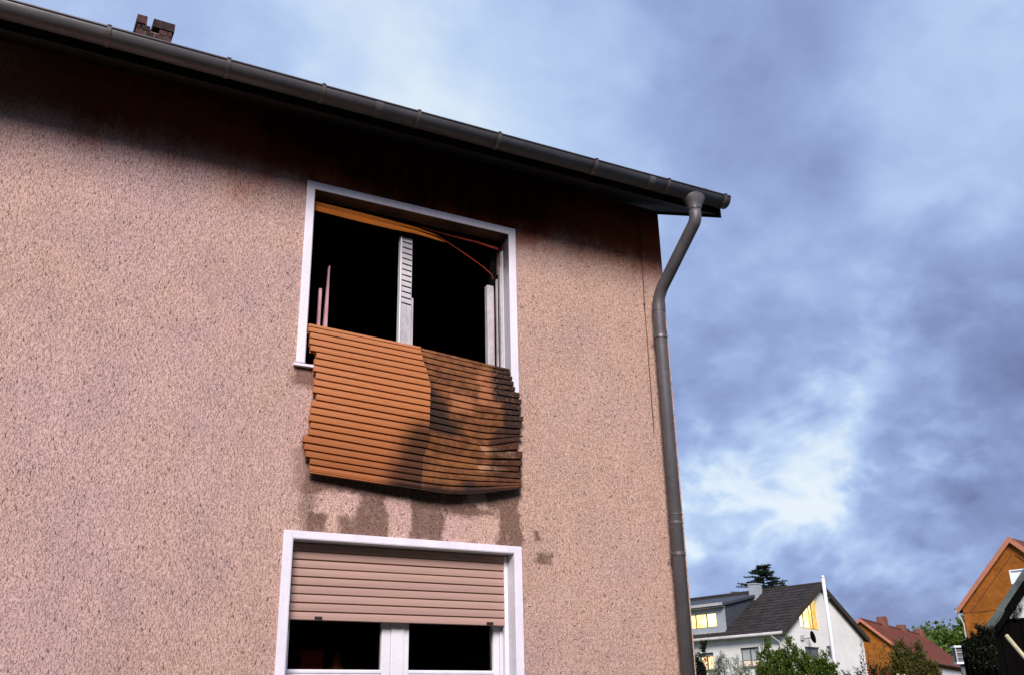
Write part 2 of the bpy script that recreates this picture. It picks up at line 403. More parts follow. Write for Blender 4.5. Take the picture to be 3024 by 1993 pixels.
def slat_mat():
    mt, t = new_mat('shutter_plastic_burnt')
    co = t.coords(); X, Y, Z = t.sep(co)
    flat = t.comb(X, Z, 0.0)
    grain = t.noise(t.vmath('MULTIPLY', flat, (3.0, 26.0, 1)), 5, 4, 0.6)
    mott = t.noise(flat, 9, 5, 0.65)
    wv = t.scale(t.vmath('SUBTRACT', t.noise(flat, 7, 5, 0.62, out=1), (.5, .5, .5)), 0.12)
    wx, wz, _ = t.sep(t.vmath('ADD', flat, wv))
    rnd = t.n('ShaderNodeObjectInfo').outputs['Random']
    fresh = t.mix(t.step(grain, .3, .7), (.37, .122, .036), (.46, .162, .050))
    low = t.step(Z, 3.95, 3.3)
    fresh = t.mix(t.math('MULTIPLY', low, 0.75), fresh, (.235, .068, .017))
    fresh = t.mix(t.math('MULTIPLY', rnd, 0.28), fresh, (.48, .17, .06))
    # heat has browned everything right of the fold
    cr = t.math('SUBTRACT', X, t.math('MULTIPLY_ADD', t.step(Z, 3.9, 3.3), -0.06, -2.555))
    at = t.n('ShaderNodeAttribute'); at.attribute_name = 'beyond_fold'; right = at.outputs['Fac']
    burnt = t.mix(t.step(mott, .35, .65), (.105, .034, .010), (.22, .080, .022))
    burnt = t.mix(t.step(grain, .45, .7), burnt, t.mix(1.0, burnt, (1.35, 1.3, 1.25), 'MULTIPLY'))
    c = t.mix(right, fresh, burnt)
    def blot(c, boxes, col, k, e=0.06, lo=.35, hi=.62, sc=14):
        mk = None
        for q in boxes:
            b = t.box(wx, wz, *q, e=e); mk = b if mk is None else t.math('MAXIMUM', mk, b)
        mk = t.math('MULTIPLY', mk, t.step(t.noise(flat, sc, 4, .6), lo - .25, hi))
        return t.mix(t.math('MULTIPLY', mk, k), c, col)
    c = blot(c, [(-2.05, -1.84, 3.98, 4.30), (-2.30, -2.10, 3.92, 4.05)], (.45, .17, .075), .7, .04)
    c = blot(c, [(-2.05, -1.7, 3.60, 3.66), (-2.05, -1.8, 3.46, 3.50)], (.50, .27, .15), .75, .015)
    # soot: a wedge right of the fold that slants down to the right, another left of it lower down
    d1 = t.math('SUBTRACT', wx, t.math('MULTIPLY_ADD', t.math('SUBTRACT', 4.15, wz), 0.80, -2.52))
    w1 = t.math('MULTIPLY', t.math('MULTIPLY', t.step(d1, .08, -.09), t.step(wz, 3.66, 3.74)), right)
    w1 = t.math('MULTIPLY', w1, t.step(wz, 4.34, 4.10, .25, 1.0))
    c = t.mix(t.math('MULTIPLY', w1, .88), c, (.014, .007, .004))
    d2 = t.math('SUBTRACT', wx, t.math('MULTIPLY_ADD', t.math('SUBTRACT', 3.80, wz), -0.34, -2.66))
    w2 = t.math('MULTIPLY', t.math('MULTIPLY', t.step(d2, -.10, .13), t.step(wz, 3.86, 3.70)), t.math('SUBTRACT', 1.0, right))
    c = t.mix(t.math('MULTIPLY', w2, .86), c, (.028, .010, .004))
    c = blot(c, [(-2.75, -1.6, 3.08, 3.30), (-2.2, -1.6, 3.1, 3.36)], (.020, .006, .003), .94, .05, .2, .4)
    c = blot(c, [(-1.92, -1.6, 4.05, 4.38), (-1.82, -1.6, 3.75, 4.2)], (.025, .013, .007), 1.0, .04, .42, .56, 34)
    c = blot(c, [(-1.95, -1.6, 3.4, 3.85)], (.035, .012, .005), .85, .05, .40, .58, 26)
    hgt = t.math('ADD', grain, t.math('MULTIPLY', t.math('MULTIPLY', mott, right), 1.5))
    nrm = t.bump(hgt, 0.35, 0.006)
    rg = t.step(right, 0, 1, 0.42, 0.6)
    t.out(t.principled(c, rg, 0, nrm, 0.35).outputs[0]); return mt

def brick_mat(name, a, b, mortar, w=0.25, h=0.083, bumpd=0.01):
    mt, t = new_mat(name)
    co = t.coords('Object'); X, Y, Z = t.sep(co)
    g = t.n('ShaderNodeNewGeometry')
    v2 = t.comb(t.math('ADD', X, Y), Z, 0.0)
    br = t.n('ShaderNodeTexBrick'); t.put(br.inputs['Vector'], v2)
    br.inputs['Scale'].default_value = 1.0; br.inputs['Brick Width'].default_value = w; br.inputs['Row Height'].default_value = h
    br.inputs['Mortar Size'].default_value = 0.007; br.inputs['Mortar Smooth'].default_value = 0.3
    br.inputs['Color1'].default_value = rgba(a); br.inputs['Color2'].default_value = rgba(b); br.inputs['Mortar'].default_value = rgba(mortar)
    n = t.noise(co, 1.1, 5, 0.6)
    c = t.mix(t.step(n, .3, .7), t.mix(1.0, br.outputs[0], (.78, .76, .74), 'MULTIPLY'), t.mix(1.0, br.outputs[0], (1.15, 1.12, 1.05), 'MULTIPLY'))
    t.out(t.principled(c, 0.9, 0, t.bump(br.outputs[1], -0.6, bumpd), 0.15).outputs[0]); return mt

def glass_mat(name, tint=(1, 1, 1), dark=0.0):
    mt, t = new_mat(name)
    fr = t.n('ShaderNodeFresnel'); fr.inputs[0].default_value = 1.5
    nm = t.bump(t.noise(t.coords(), 2.5, 2, .5), 0.05, 0.02); t.put(fr.inputs[1], nm)
    tr = t.n('ShaderNodeBsdfTransparent'); tr.inputs[0].default_value = rgba(tint)
    gl = t.n('ShaderNodeBsdfGlossy'); gl.inputs['Roughness'].default_value = 0.02; t.put(gl.inputs['Normal'], nm)
    mx = t.n('ShaderNodeMixShader'); t.put(mx.inputs[0], fr.outputs[0])
    t.nt.links.new(tr.outputs[0], mx.inputs[1]); t.nt.links.new(gl.outputs[0], mx.inputs[2])
    t.out(mx.outputs[0]); return mt

def smoke_mat():
    mt, t = new_mat('smoke_stained_reveal')
    co = t.coords(); X, Y, Z = t.sep(co)
    f = t.step(t.math('ADD', Z, t.math('MULTIPLY', t.noise(co, 6, 4, .6), .7)), 5.35, 6.0)
    c = t.mix(f, (.47, .45, .49), (.07, .05, .045))
    t.out(t.principled(c, .75, 0, None, .3).outputs[0]); return mt

M = dict(
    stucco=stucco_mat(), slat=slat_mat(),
    trim=plain('window_trim_paint', (.76, .71, .79), .6, var=.10, scale=4, bump=.15, stretch=(1.5, 1, .5)),
    reveal=plain('reveal_paint', (.62, .60, .64), .7, var=.14, scale=4, bump=.1),
    reveal_soot=plain('soot_browned_reveal', (.16, .075, .045), .85, var=.5, scale=3),
    reveal_smoke=smoke_mat(),
    pvc=plain('white_window_plastic', (.76, .73, .78), .35, var=.10, scale=5),
    sooty_pvc=plain('smoke_stained_plastic', (.52, .48, .50), .5, var=.35, scale=5, stretch=(1, 1, .5)),
    pinkpvc=plain('heat_stained_plastic', (.50, .26, .29), .5, var=.5, scale=7, stretch=(1, 1, .4)),
    soot=plain('soot_black', (.006, .005, .005), .95, var=.5, scale=3, spec=.1),
    room=plain('dark_room', (.03, .026, .028), .9, var=.3, scale=1.5, spec=.1),
    zinc=plain('weathered_zinc', (.115, .105, .112), .5, metal=.25, var=.30, scale=4, bump=.12, stretch=(.5, 2, .6), spec=.4),
    zinc_lt=plain('bracket_zinc', (.15, .13, .125), .45, metal=.5, var=.25, scale=14),
    tile_dark=plain('dark_roof_tile', (.035, .028, .028), .75, var=.35, scale=8, obj_var=.3, bump=.3),
    board=plain('eave_board', (.007, .004, .003), .9, var=.5, scale=4, stretch=(.3, 6, 6), bump=.3),
    rafter=plain('old_rafter', (.022, .012, .008), .9, var=.4, scale=5, stretch=(6, .5, 6)),
    chimney_brick=plain('chimney_brick', (.045, .018, .015), .9, var=.5, scale=16, obj_var=.5, bump=.5),
    mortar=plain('mortar', (.20, .16, .145), .95, var=.3, scale=25),
    shutter=plain('beige_shutter_plastic', (.42, .262, .215), .5, var=.09, scale=3, stretch=(.7, 1, 12), obj_var=.05),
    orange_slat=plain('orange_shutter_plastic', (.62, .17, .015), .5, var=.25, scale=5, stretch=(1, 1, 9)),
    red_slat=plain('scorched_red_plastic', (.36, .04, .02), .55, var=.5, scale=8),
    black=plain('black_rubber', (.012, .010, .010), .7, var=.3),
    glass=glass_mat('window_glass', (.75, .78, .78)),
    cable=plain('thin_cable', (.10, .055, .05), .7, var=.3),
)
SLAT_LINES = [[(-3.4536,-0.0350,4.4638),(-2.5709,-0.1044,4.3882),(-2.3616,-0.0960,4.3792),(-2.1585,-0.0887,4.3684),(-1.9609,-0.0835,4.3559),(-1.7350,-0.0520,4.3574)],
[(-3.4525,-0.0366,4.4356),(-2.5774,-0.1088,4.3624),(-2.3633,-0.1001,4.3511),(-2.1604,-0.0925,4.3389),(-1.9630,-0.0870,4.3284),(-1.7312,-0.0525,4.3314)],
[(-3.4505,-0.0382,4.3925),(-2.5609,-0.1128,4.3169),(-2.3647,-0.1038,4.3051),(-2.1622,-0.0959,4.2968),(-1.9651,-0.0902,4.2903),(-1.7228,-0.0531,4.2952)],
[(-3.4414,-0.0398,4.3436),(-2.5542,-0.1163,4.2654),(-2.3659,-0.1070,4.2562),(-2.1638,-0.0988,4.2479),(-1.9671,-0.0930,4.2417),(-1.7099,-0.0536,4.2554)],
[(-3.4389,-0.0414,4.2915),(-2.5298,-0.1192,4.2170),(-2.3668,-0.1097,4.2060),(-2.1651,-0.1013,4.1981),(-1.9689,-0.0954,4.1936),(-1.6925,-0.0542,4.2076)],
[(-3.4320,-0.0430,4.2404),(-2.5202,-0.1216,4.1667),(-2.3675,-0.1119,4.1584),(-2.1662,-0.1034,4.1559),(-1.9704,-0.0973,4.1501),(-1.6821,-0.0547,4.1633)],
[(-3.3889,-0.0446,4.1883),(-2.5003,-0.1234,4.1111),(-2.3679,-0.1135,4.1079),(-2.1671,-0.1049,4.1027),(-1.9717,-0.0987,4.0964),(-1.6344,-0.0553,4.1047)],
[(-3.4020,-0.0462,4.1321),(-2.4902,-0.1245,4.0568),(-2.3680,-0.1145,4.0526),(-2.1677,-0.1058,4.0459),(-1.9729,-0.0996,4.0390),(-1.6313,-0.0558,4.0553)],
[(-3.3973,-0.0478,4.0790),(-2.4947,-0.1250,4.0010),(-2.3679,-0.1150,3.9989),(-2.1681,-0.1062,3.9875),(-1.9738,-0.1000,3.9799),(-1.6401,-0.0564,4.0003)],
[(-3.3813,-0.0494,4.0233),(-2.4940,-0.1248,3.9464),(-2.3674,-0.1148,3.9437),(-2.1682,-0.1061,3.9337),(-1.9743,-0.0999,3.9277),(-1.6415,-0.0569,3.9594)],
[(-3.3958,-0.0510,3.9703),(-2.4954,-0.1240,3.8950),(-2.3667,-0.1141,3.8889),(-2.1680,-0.1054,3.8783),(-1.9746,-0.0992,3.8757),(-1.6220,-0.0575,3.9113)],
[(-3.3961,-0.0526,3.9105),(-2.4941,-0.1226,3.8404),(-2.3657,-0.1127,3.8286),(-2.1675,-0.1042,3.8193),(-1.9747,-0.0980,3.8181),(-1.6475,-0.0580,3.8428)],
[(-3.3737,-0.0542,3.8588),(-2.4925,-0.1205,3.7825),(-2.3645,-0.1108,3.7789),(-2.1668,-0.1024,3.7649),(-1.9745,-0.0964,3.7618),(-1.6490,-0.0585,3.7961)],
[(-3.4043,-0.0558,3.8024),(-2.4907,-0.1178,3.7359),(-2.3630,-0.1084,3.7267),(-2.1658,-0.1001,3.7149),(-1.9740,-0.0943,3.7124),(-1.6286,-0.0591,3.7908)],
[(-3.4104,-0.0570,3.7474),(-2.4885,-0.1146,3.6775),(-2.3613,-0.1054,3.6738),(-2.1647,-0.0974,3.6621),(-1.9733,-0.0917,3.6601),(-1.6650,-0.0596,3.7403)],
[(-3.4158,-0.0570,3.6889),(-2.4862,-0.1109,3.6256),(-2.3594,-0.1020,3.6161),(-2.1633,-0.0942,3.6060),(-1.9723,-0.0887,3.6114),(-1.6718,-0.0602,3.6637)],
[(-3.4042,-0.0570,3.6394),(-2.5007,-0.1067,3.5730),(-2.3572,-0.0981,3.5599),(-2.1617,-0.0907,3.5503),(-1.9713,-0.0853,3.5526),(-1.6373,-0.0607,3.5875)],
[(-3.4142,-0.0570,3.5854),(-2.5231,-0.1044,3.5162),(-2.3559,-0.0960,3.5062),(-2.1609,-0.0887,3.5019),(-1.9709,-0.0835,3.5056),(-1.6437,-0.0613,3.5332)],
[(-3.4519,-0.0570,3.5265),(-2.5272,-0.1044,3.4626),(-2.3556,-0.0960,3.4554),(-2.1610,-0.0887,3.4544),(-1.9714,-0.0835,3.4627),(-1.6773,-0.0618,3.4827)],
[(-3.4401,-0.0570,3.4735),(-2.5312,-0.1044,3.4080),(-2.3552,-0.0960,3.4048),(-2.1611,-0.0887,3.4083),(-1.9719,-0.0835,3.4148),(-1.6539,-0.0624,3.4288)],
[(-3.4239,-0.0570,3.4191),(-2.5352,-0.1044,3.3595),(-2.3549,-0.0960,3.3575),(-2.1612,-0.0887,3.3620),(-1.9724,-0.0835,3.3731),(-1.6550,-0.0629,3.4014)],
[(-3.3908,-0.0570,3.3689),(-2.5345,-0.1044,3.3077),(-2.3546,-0.0960,3.3054),(-2.1614,-0.0887,3.3151),(-1.9729,-0.0835,3.3355),(-1.6535,-0.0635,3.3832)],
[(-3.3940,-0.0570,3.3129),(-2.5384,-0.1044,3.2566),(-2.3542,-0.0960,3.2498),(-2.1615,-0.0887,3.2626),(-1.9734,-0.0835,3.2901),(-1.6544,-0.0640,3.3608)]]
SLAT_LEFT = [-3.4529, -3.4514, -3.4387, -3.4398, -3.4315, -3.383, -3.3971, -3.3991, -3.3785, -3.3918, -3.3943, -3.3679, -3.3994, -3.4065, -3.4145, -3.3998, -3.412, -3.4485, -3.4358, -3.4239, -3.3886, -3.3927]
SLAT_RIGHT = [-1.7332, -1.7272, -1.712, -1.6992, -1.6865, -1.6483, -1.6301, -1.6398, -1.6412, -1.6194, -1.6416, -1.6478, -1.6226, -1.6624, -1.6706, -1.637, -1.6433, -1.6761, -1.6522, -1.656, -1.6532, -1.6532]

# ================================================================== SETTING
gm = plain('grass_ground', (.045, .06, .02), .95, var=.4, scale=1.5)
g = MB().quad((-900, -900, 0), (900, -900, 0), (900, 900, 0), (-900, 900, 0)).build('ground', gm); tag(g, kind='structure')
rd = MB().quad((-120, -15.5, .004), (120, -15.5, .004), (120, -9.5, .004), (-120, -9.5, .004)).build('road', plain('asphalt', (.05, .05, .052), .9, var=.25, scale=3, bump=.3)); tag(rd, kind='structure')
for ya, yb in ((-9.5, -8.0), (-17.0, -15.5)):
    pv = MB().box(-120, 120, ya, yb, 0.0, .12).build('pavement', plain('paving', (.19, .18, .17), .9, var=.2, scale=2)); tag(pv, kind='structure')

# ================================================================== THE BURNT HOUSE
ROOF_T = .53                                # rise of the roof per metre
def eave_dz(x): return .0132 * (x - .28)    # the eave sags a little to the left
house = empty('burnt_house', 'pink rendered two storey house with soot and painted shade under the eaves and a burnt out upper window', 'house')

UP = (-3.463, -1.697, 4.155, 5.637)      # clear openings inside the painted trim
LO = (-3.470, -1.703, 1.35, 2.852)
XL = -10.0
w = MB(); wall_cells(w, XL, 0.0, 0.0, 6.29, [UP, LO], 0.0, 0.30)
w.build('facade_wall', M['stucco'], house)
w = MB()
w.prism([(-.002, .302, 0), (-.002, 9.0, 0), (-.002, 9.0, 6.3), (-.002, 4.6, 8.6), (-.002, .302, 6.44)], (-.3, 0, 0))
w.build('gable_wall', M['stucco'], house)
w = MB().box(XL, -.31, 8.7, 8.998, 0, 6.2); w.build('rear_wall', M['stucco'], house)
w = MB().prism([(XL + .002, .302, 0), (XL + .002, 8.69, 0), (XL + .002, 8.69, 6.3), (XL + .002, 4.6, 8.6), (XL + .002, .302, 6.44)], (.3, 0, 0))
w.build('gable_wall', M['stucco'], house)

# roof: eave boards, rafters, slab, verge boards, tiles
def zu(y, x): return 6.305 + y * ROOF_T + eave_dz(x)     # underside of the boards
X0, X1 = XL - .3, .30
def slab(mb, x0, x1, y0, y1, lo, hi):
    mb.hexa([(x0, y0, zu(y0, x0) + lo), (x1, y0, zu(y0, x1) + lo), (x1, y1, zu(y1, x1) + lo), (x0, y1, zu(y1, x0) + lo)],
            [(x0, y0, zu(y0, x0) + hi), (x1, y0, zu(y0, x1) + hi), (x1, y1, zu(y1, x1) + hi), (x0, y1, zu(y1, x0) + hi)])
yb = -.56
for i in range(5):                                   # boards that close the open eave from below
    ya = yb + i * .145
    mb = MB(); slab(mb, X0 + .03, X1 - .03, ya, ya + .139, .035, .055); mb.build('eave_board', M['board'], house)
mb = MB(); slab(mb, X0 + .03, X1 - .03, .14, 4.6, .035, .22); mb.build('roof_slab', M['board'], house)
mb = MB(); slab(mb, X0 + .03, X1 - .03, yb, .135, .058, .22); mb.build('roof_slab', M['board'], house)
mb = MB()
zr = zu(4.6, -5)
mb.hexa([(X0 + .03, 4.602, zr + .03), (X1 - .03, 4.602, zr + .03), (X1 - .03, 9.7, zr - 5.1 * ROOF_T), (X0 + .03, 9.7, zr - 5.1 * ROOF_T)],
        [(X0 + .03, 4.602, zr + .22), (X1 - .03, 4.602, zr + .22), (X1 - .03, 9.7, zr + .2 - 5.1 * ROOF_T), (X0 + .03, 9.7, zr + .2 - 5.1 * ROOF_T)])
mb.build('roof_slab', M['tile_dark'], house)
for xx in (X1 - .028, X0):
    mb = MB(); slab(mb, xx, xx + .028, yb - .01, 4.6, .010, .235); mb.build('verge_board', M['board'], house)
# pan tiles: curved, one mesh shared by all, the eave courses piece by piece
def pantile():
    mb = MB(); n = 9; wdt, ln, th = .285, .36, .016
    prof = []
    for i in range(n):
        t_ = i / (n - 1); prof.append((t_ * wdt, .007 * math.sin(t_ * 2 * math.pi) + .008))
    vs = []
    for yy in (0, ln):
        for px, pz in prof: vs.append((px, yy, pz))
        for px, pz in prof: vs.append((px, yy, pz - th))
    N = 2 * n; fs = []
    for i in range(n - 1):
        fs += [(i, i + 1, N + i + 1, N + i), (n + i + 1, n + i, N + n + i, N + n + i + 1), (i + 1, i, n + i, n + i + 1), (N + i, N + i + 1, N + n + i + 1, N + n + i)]
    fs += [(0, N, N + n, n), (n - 1, n + n - 1, N + 2 * n - 1, N + n - 1)]
    mb.add(vs, fs); me = bpy.data.meshes.new('roof_tile'); me.from_pydata(mb.v, [], mb.f); me.materials.append(M['tile_dark']); me.update()
    return me
tile_me = pantile()
pitch = math.atan(ROOF_T)
ntile = int((X1 - X0) / .262)
for row in range(3):
    for i in range(ntile + 1):
        x = X1 - .262 - .018 - i * .262 + .01
        if x < X0 - .2: break
        y = yb - .055 + row * .29
        o = bpy.data.objects.new('roof_tile', tile_me); COL.objects.link(o); o.parent = house
        j = random.uniform(-.006, .006)
        o.location = (x + random.uniform(-.004, .004), y + random.uniform(-.01, .01), zu(y, x) + .245 + j + .005 * row + (.022 if x > -.12 else (.016 if i % 11 == 4 else 0)))
        o.rotation_euler = (pitch - .035, random.uniform(-.012, .012), random.uniform(-.012, .012))
mb = MB()
for row in range(3, 17):
    y = yb - .055 + row * .29
    slab(mb, X0, X1, y, y + .31, .235, .262)
tag(mb.build('tile_field', M['tile_dark'], house), kind='stuff')

# gutter, brackets, outlet, downpipe -------------------------------------------------
GY, GR = -.648, .083
def gz(x): return 6.158 + .0132 * (x - .28)
def halfround(x0, x1, r, th, mat, name, parent, a0=-2, a1=182, n=14, bead=True):
    mb = MB(); ang = [math.radians(180 + a0 + (a1 - a0) * i / n) for i in range(n + 1)]
    vs = []
    for xx in (x0, x1):
        for rr in (r, r - th):
            for a in ang: vs.append((xx, GY + rr * math.cos(a), gz(xx) + rr * math.sin(a)))
    K = n + 1; fs = []
    for i in range(n):
        fs += [(i, i + 1, 2 * K + i + 1, 2 * K + i), (K + i + 1, K + i, 3 * K + i, 3 * K + i + 1), (i + 1, i, K + i, K + i + 1), (2 * K + i, 2 * K + i + 1, 3 * K + i + 1, 3 * K + i)]
    fs += [(0, 2 * K, 3 * K, K), (n, K + n, 3 * K + n, 2 * K + n)]
    mb.add(vs, fs)
    if bead: mb.tube([(x0, GY - r, gz(x0) + .003), (x1, GY - r, gz(x1) + .003)], .0085, 8)
    return mb.build(name, mat, parent, smooth=False)
gut = halfround(XL - .3, .295, GR, .003, M['zinc'], 'gutter', house)
for p in gut.data.polygons: p.use_smooth = True
# closed end
mb = MB(); pts = [(.290, GY + (GR - .001) * math.cos(math.radians(180 + a)), gz(.29) + (GR - .001) * math.sin(math.radians(180 + a))) for a in range(0, 181, 12)]
mb.prism(pts, (.008, 0, 0)); mb.build('gutter_end', M['zinc'], gut)
for bxx in (-9.0, -8.2, -7.45, -6.7, -5.95, -5.17, -4.36, -3.65, -2.87, -2.15, -1.20, -.42, .235):
    b = halfround(bxx - .014, bxx + .014, GR + .006, .005, M['zinc_lt'], 'gutter_bracket', gut, -6, 150, 12, bead=False)
    mb = MB(); mb.box(bxx - .014, bxx + .014, GY - GR - .012, GY + .10, gz(bxx) + .012, gz(bxx) + .016); mb.build('bracket_strap', M['zinc'], gut)
for jx in (-3.20, -.60, -7.1):
    b = halfround(jx - .03, jx + .03, GR + .002, .0035, M['zinc'], 'gutter_joint', gut, 0, 180, 12, bead=False)
# outlet funnel
mb = MB(); ox = -.085; seg = 20; rings = [(6.118, .140, .077), (6.09, .130, .078), (6.06, .108, .078), (6.03, .084, .070), (6.0, .070, .064), (5.965, .062, .061)]
vs = []; fs = []
for zc, rx, ry in rings:
    for k in range(seg):
        a = 2 * math.pi * k / seg; vs.append((ox + rx * math.cos(a), GY + ry * math.sin(a) * (1), zc))
for i in range(len(rings) - 1):
    for k in range(seg):
        k2 = (k + 1) % seg; fs.append((i * seg + k2, i * seg + k, (i + 1) * seg + k, (i + 1) * seg + k2))
mb.add(vs, fs); mb.build('outlet', M['zinc'], gut, smooth=True)
mb = MB().tube([(ox, GY, 5.978), (ox, GY, 5.968)], .064, 20); mb.build('collar', M['zinc'], gut, smooth=False)
PX, PY = -.155, -.088
pipe = MB().tube(rounded_path([(ox, GY, 5.97), (ox, GY, 5.86), (PX, PY, 5.30), (PX, PY, .10)], .13, 8), .0565, 24).build('downpipe', M['zinc'], house, smooth=True)
for zz, hh, rr in ((4.93, .05, .0605), (3.19, .02, .0600), (3.26, .008, .0605), (5.16, .012, .0600)):
    MB().tube([(PX, PY, zz - hh / 2), (PX, PY, zz + hh / 2)], rr, 24).build('collar', M['zinc'], pipe)
for zz in (2.925, 4.90, .9):
    mb = MB().tube([(PX, PY, zz - .014), (PX, PY, zz + .014)], .0625, 24)
    mb.box(PX - .085, PX - .058, PY - .007, PY + .007, zz - .014, zz + .014)
    mb.box(PX - .006, PX + .006, PY + .05, -.002, zz - .006, zz + .006)
    mb.build('pipe_clamp', M['zinc_lt'], pipe)
    MB().tube([(PX - .073, PY - .013, zz), (PX - .073, PY + .012, zz)], .006, 8).build('screw', M['zinc_lt'], pipe)
MB().tube([(-.232, -.006, 6.25), (-.236, -.006, 5.9), (-.246, -.006, 5.42), (-.252, -.006, 5.2), (-.249, -.006, 4.85), (-.252, -.006, 4.0)], .0042, 8).build('cable', M['cable'], house)
MB().box(-.262, -.244, -.014, -.001, 5.235, 5.25).build('cable_clip', M['cable'], house)

# chimney, brick by brick ---------------------------------------------------------------
chx, chy, chw, chd = -4.67, 3.85, .42, .50
zc0, zc1 = 8.30, 9.66
chim = MB().box(chx + .012, chx + chw - .012, chy + .012, chy + chd - .012, zc0, zc1 - .07).build('chimney', M['mortar'], house)
bl, bh, bw = .125, .067, .11
brick_me = {}
def brick(nm, x0, x1, y0, y1, z0, z1):
    key = (round(x1 - x0, 3), round(y1 - y0, 3), round(z1 - z0, 3))
    if key not in brick_me:
        mbx = MB().box(0, x1 - x0, 0, y1 - y0, 0, z1 - z0); me = bpy.data.meshes.new('brick'); me.from_pydata(mbx.v, [], mbx.f); me.materials.append(M['chimney_brick']); me.update(); brick_me[key] = me
    o = bpy.data.objects.new(nm, brick_me[key]); COL.objects.link(o); o.parent = chim
    o.location = (x0 + random.uniform(-.004, .004), y0 + random.uniform(-.004, .004), z0); return o
course = 0; z = 9.66 - .077 * 12
while z < zc1 - .03:
    top = z > zc1 - .1
    off = .5 if course % 2 else 0
    n = 4
    for k in range(n):                      # front and back faces
        x0 = chx + k * (chw / n); x1 = x0 + chw / n - .010
        if top and k in (1,): continue
        if off:
            if k == n - 1: continue
            x0 += chw / n / 2; x1 += chw / n / 2
        brick('brick', x0, x1, chy, chy + .05, z, z + bh)
    if off:
        brick('brick', chx, chx + chw / n / 2 - .010, chy, chy + .05, z, z + bh)
        brick('brick', chx + chw - chw / n / 2, chx + chw - .010, chy, chy + .05, z, z + bh)
    for k in range(3):
        y0 = chy + .06 + k * .147
        brick('brick', chx + chw - .062, chx + chw - .004, y0, y0 + .137, z, z + bh)
        brick('brick', chx - .004, chx + .054, y0, y0 + .137, z, z + bh)
    z += .077; course += 1
# the crown: two raised blocks with a gap, a dark pot standing in it
for (a, b) in ((0, .105), (.19, chw)):
    mb = MB().box(chx + a - .012, chx + b + (.012 if b == chw else 0), chy - .012, chy + chd, zc1, zc1 + .115); mb.build('crown_block', M['chimney_brick'], chim)
MB().tube([(chx + .148, chy + .22, zc1 - .02), (chx + .148, chy + .22, zc1 + .10), (chx + .148, chy + .22, zc1 + .135)], [.034, .030, .018], 12).build('chimney_pot', M['black'], chim)

# upper window -------------------------------------------------------------------------
def trim(parent, o, wl, wr, wt, bottom=None, y=-.02):
    x0, x1, z0, z1 = o
    for nm, q in (('trim', (x0 - wl, x0, z0, z1 + wt)), ('trim', (x1, x1 + wr, z0, z1 + wt))):
        MB().box(q[0], q[1], y, -.0005, q[2], q[3]).build('window_trim', M['trim'], parent, bevel=.003)
    MB().box(x0 + .0005, x1 - .0005, y, -.0005, z1, z1 + wt).build('window_trim', M['trim'], parent, bevel=.003)
def reveals(parent, o, d=.135, top='reveal', sides='reveal'):
    x0, x1, z0, z1 = o; e = .004
    MB().box(x0 + .0005, x0 + e, -.018, d, z0, z1 - .0005).build('reveal', M[sides], parent)
    MB().box(x1 - e, x1 - .0005, -.018, d, z0, z1 - .0005).build('reveal', M[sides], parent)
    MB().box(x0 + e, x1 - e, -.018, d, z1 - e, z1 - .0005).build('reveal', M[top], parent)
win = bpy.data.objects.new('burnt_window', None); COL.objects.link(win); win.parent = house; win['label'] = 'burnt out window opening with smoke stained white frame and no glass'
trim(win, UP, .065, .070, .068); reveals(win, UP, top='reveal_soot', sides='reveal_smoke')
MB().prism([(-3.545, -.034, 4.122), (-3.545, -.034, 4.142), (-3.545, .12, 4.165), (-3.545, .12, 4.125)], (1.90, 0, 0)).build('window_sill', M['trim'], win, bevel=.002)
fy = .150
def post(nm, x0, x1, y0, y1, z0, z1, mt): return MB().box(x0, x1, y0, y1, z0, z1).build(nm, mt, win, bevel=.003)
post('mullion', -2.643, -2.545, fy - .012, fy + .06, 4.2, 5.47, M['sooty_pvc'])
post('sash_edge', -2.655, -2.6432, fy - .022, fy + .03, 4.2, 5.475, M['pvc'])
post('sash_edge', -2.538, -2.520, fy + .006, fy + .07, 4.2, 4.93, M['sooty_pvc'])
k = 0
for zz in np.arange(4.86, 5.45, .051):      # charred glazing beads left across the mullion
    mb = MB().hexa([(-2.636, fy - .0165, zz), (-2.552, fy - .0165, zz - .010), (-2.552, fy - .0125, zz - .010), (-2.636, fy - .0125, zz)],
                   [(-2.636, fy - .0165, zz + .007), (-2.552, fy - .0165, zz - .001), (-2.552, fy - .0125, zz - .001), (-2.636, fy - .0125, zz + .007)])
    mb.build('bead', M['black'], win)
post('sash_stile', -1.828, -1.765, fy, fy + .05, 4.2, 5.19, M['sooty_pvc'])
post('sash_edge', -1.762, -1.756, fy + .01, fy + .05, 4.2, 5.16, M['pinkpvc'])
post('guide_rail', -1.748, -1.740, .12, .15, 4.2, 5.25, M['sooty_pvc'])
post('guide_rail', -1.737, -1.727, .13, .15, 4.2, 5.3, M['soot'])
post('guide_rail', -1.722, -1.706, .105, .14, 4.2, 5.36, M['sooty_pvc'])
post('guide_rail', -1.7055, -1.7012, .085, .135, 4.2, 5.52, M['pvc'])
post('sash_edge', -3.330, -3.308, fy, fy + .03, 4.2, 4.86, M['pinkpvc'])
mb = MB().hexa([(-3.288, fy, 4.2), (-3.248, fy, 4.2), (-3.248, fy + .04, 4.2), (-3.288, fy + .04, 4.2)], [(-3.262, fy, 5.06), (-3.252, fy, 5.08), (-3.252, fy + .03, 5.08), (-3.262, fy + .03, 5.06)])
mb.build('sash_stile', M['pinkpvc'], win, bevel=.002)
post('frame_jamb', -3.4629, -3.40, fy + .06, fy + .11, 4.16, 5.63, M['soot'])
post('frame_jamb', -1.757, -1.6975, fy + .06, fy + .11, 4.16, 5.63, M['soot'])
post('frame_head', -3.395, -1.76, fy + .06, fy + .11, 5.56, 5.63, M['soot'])
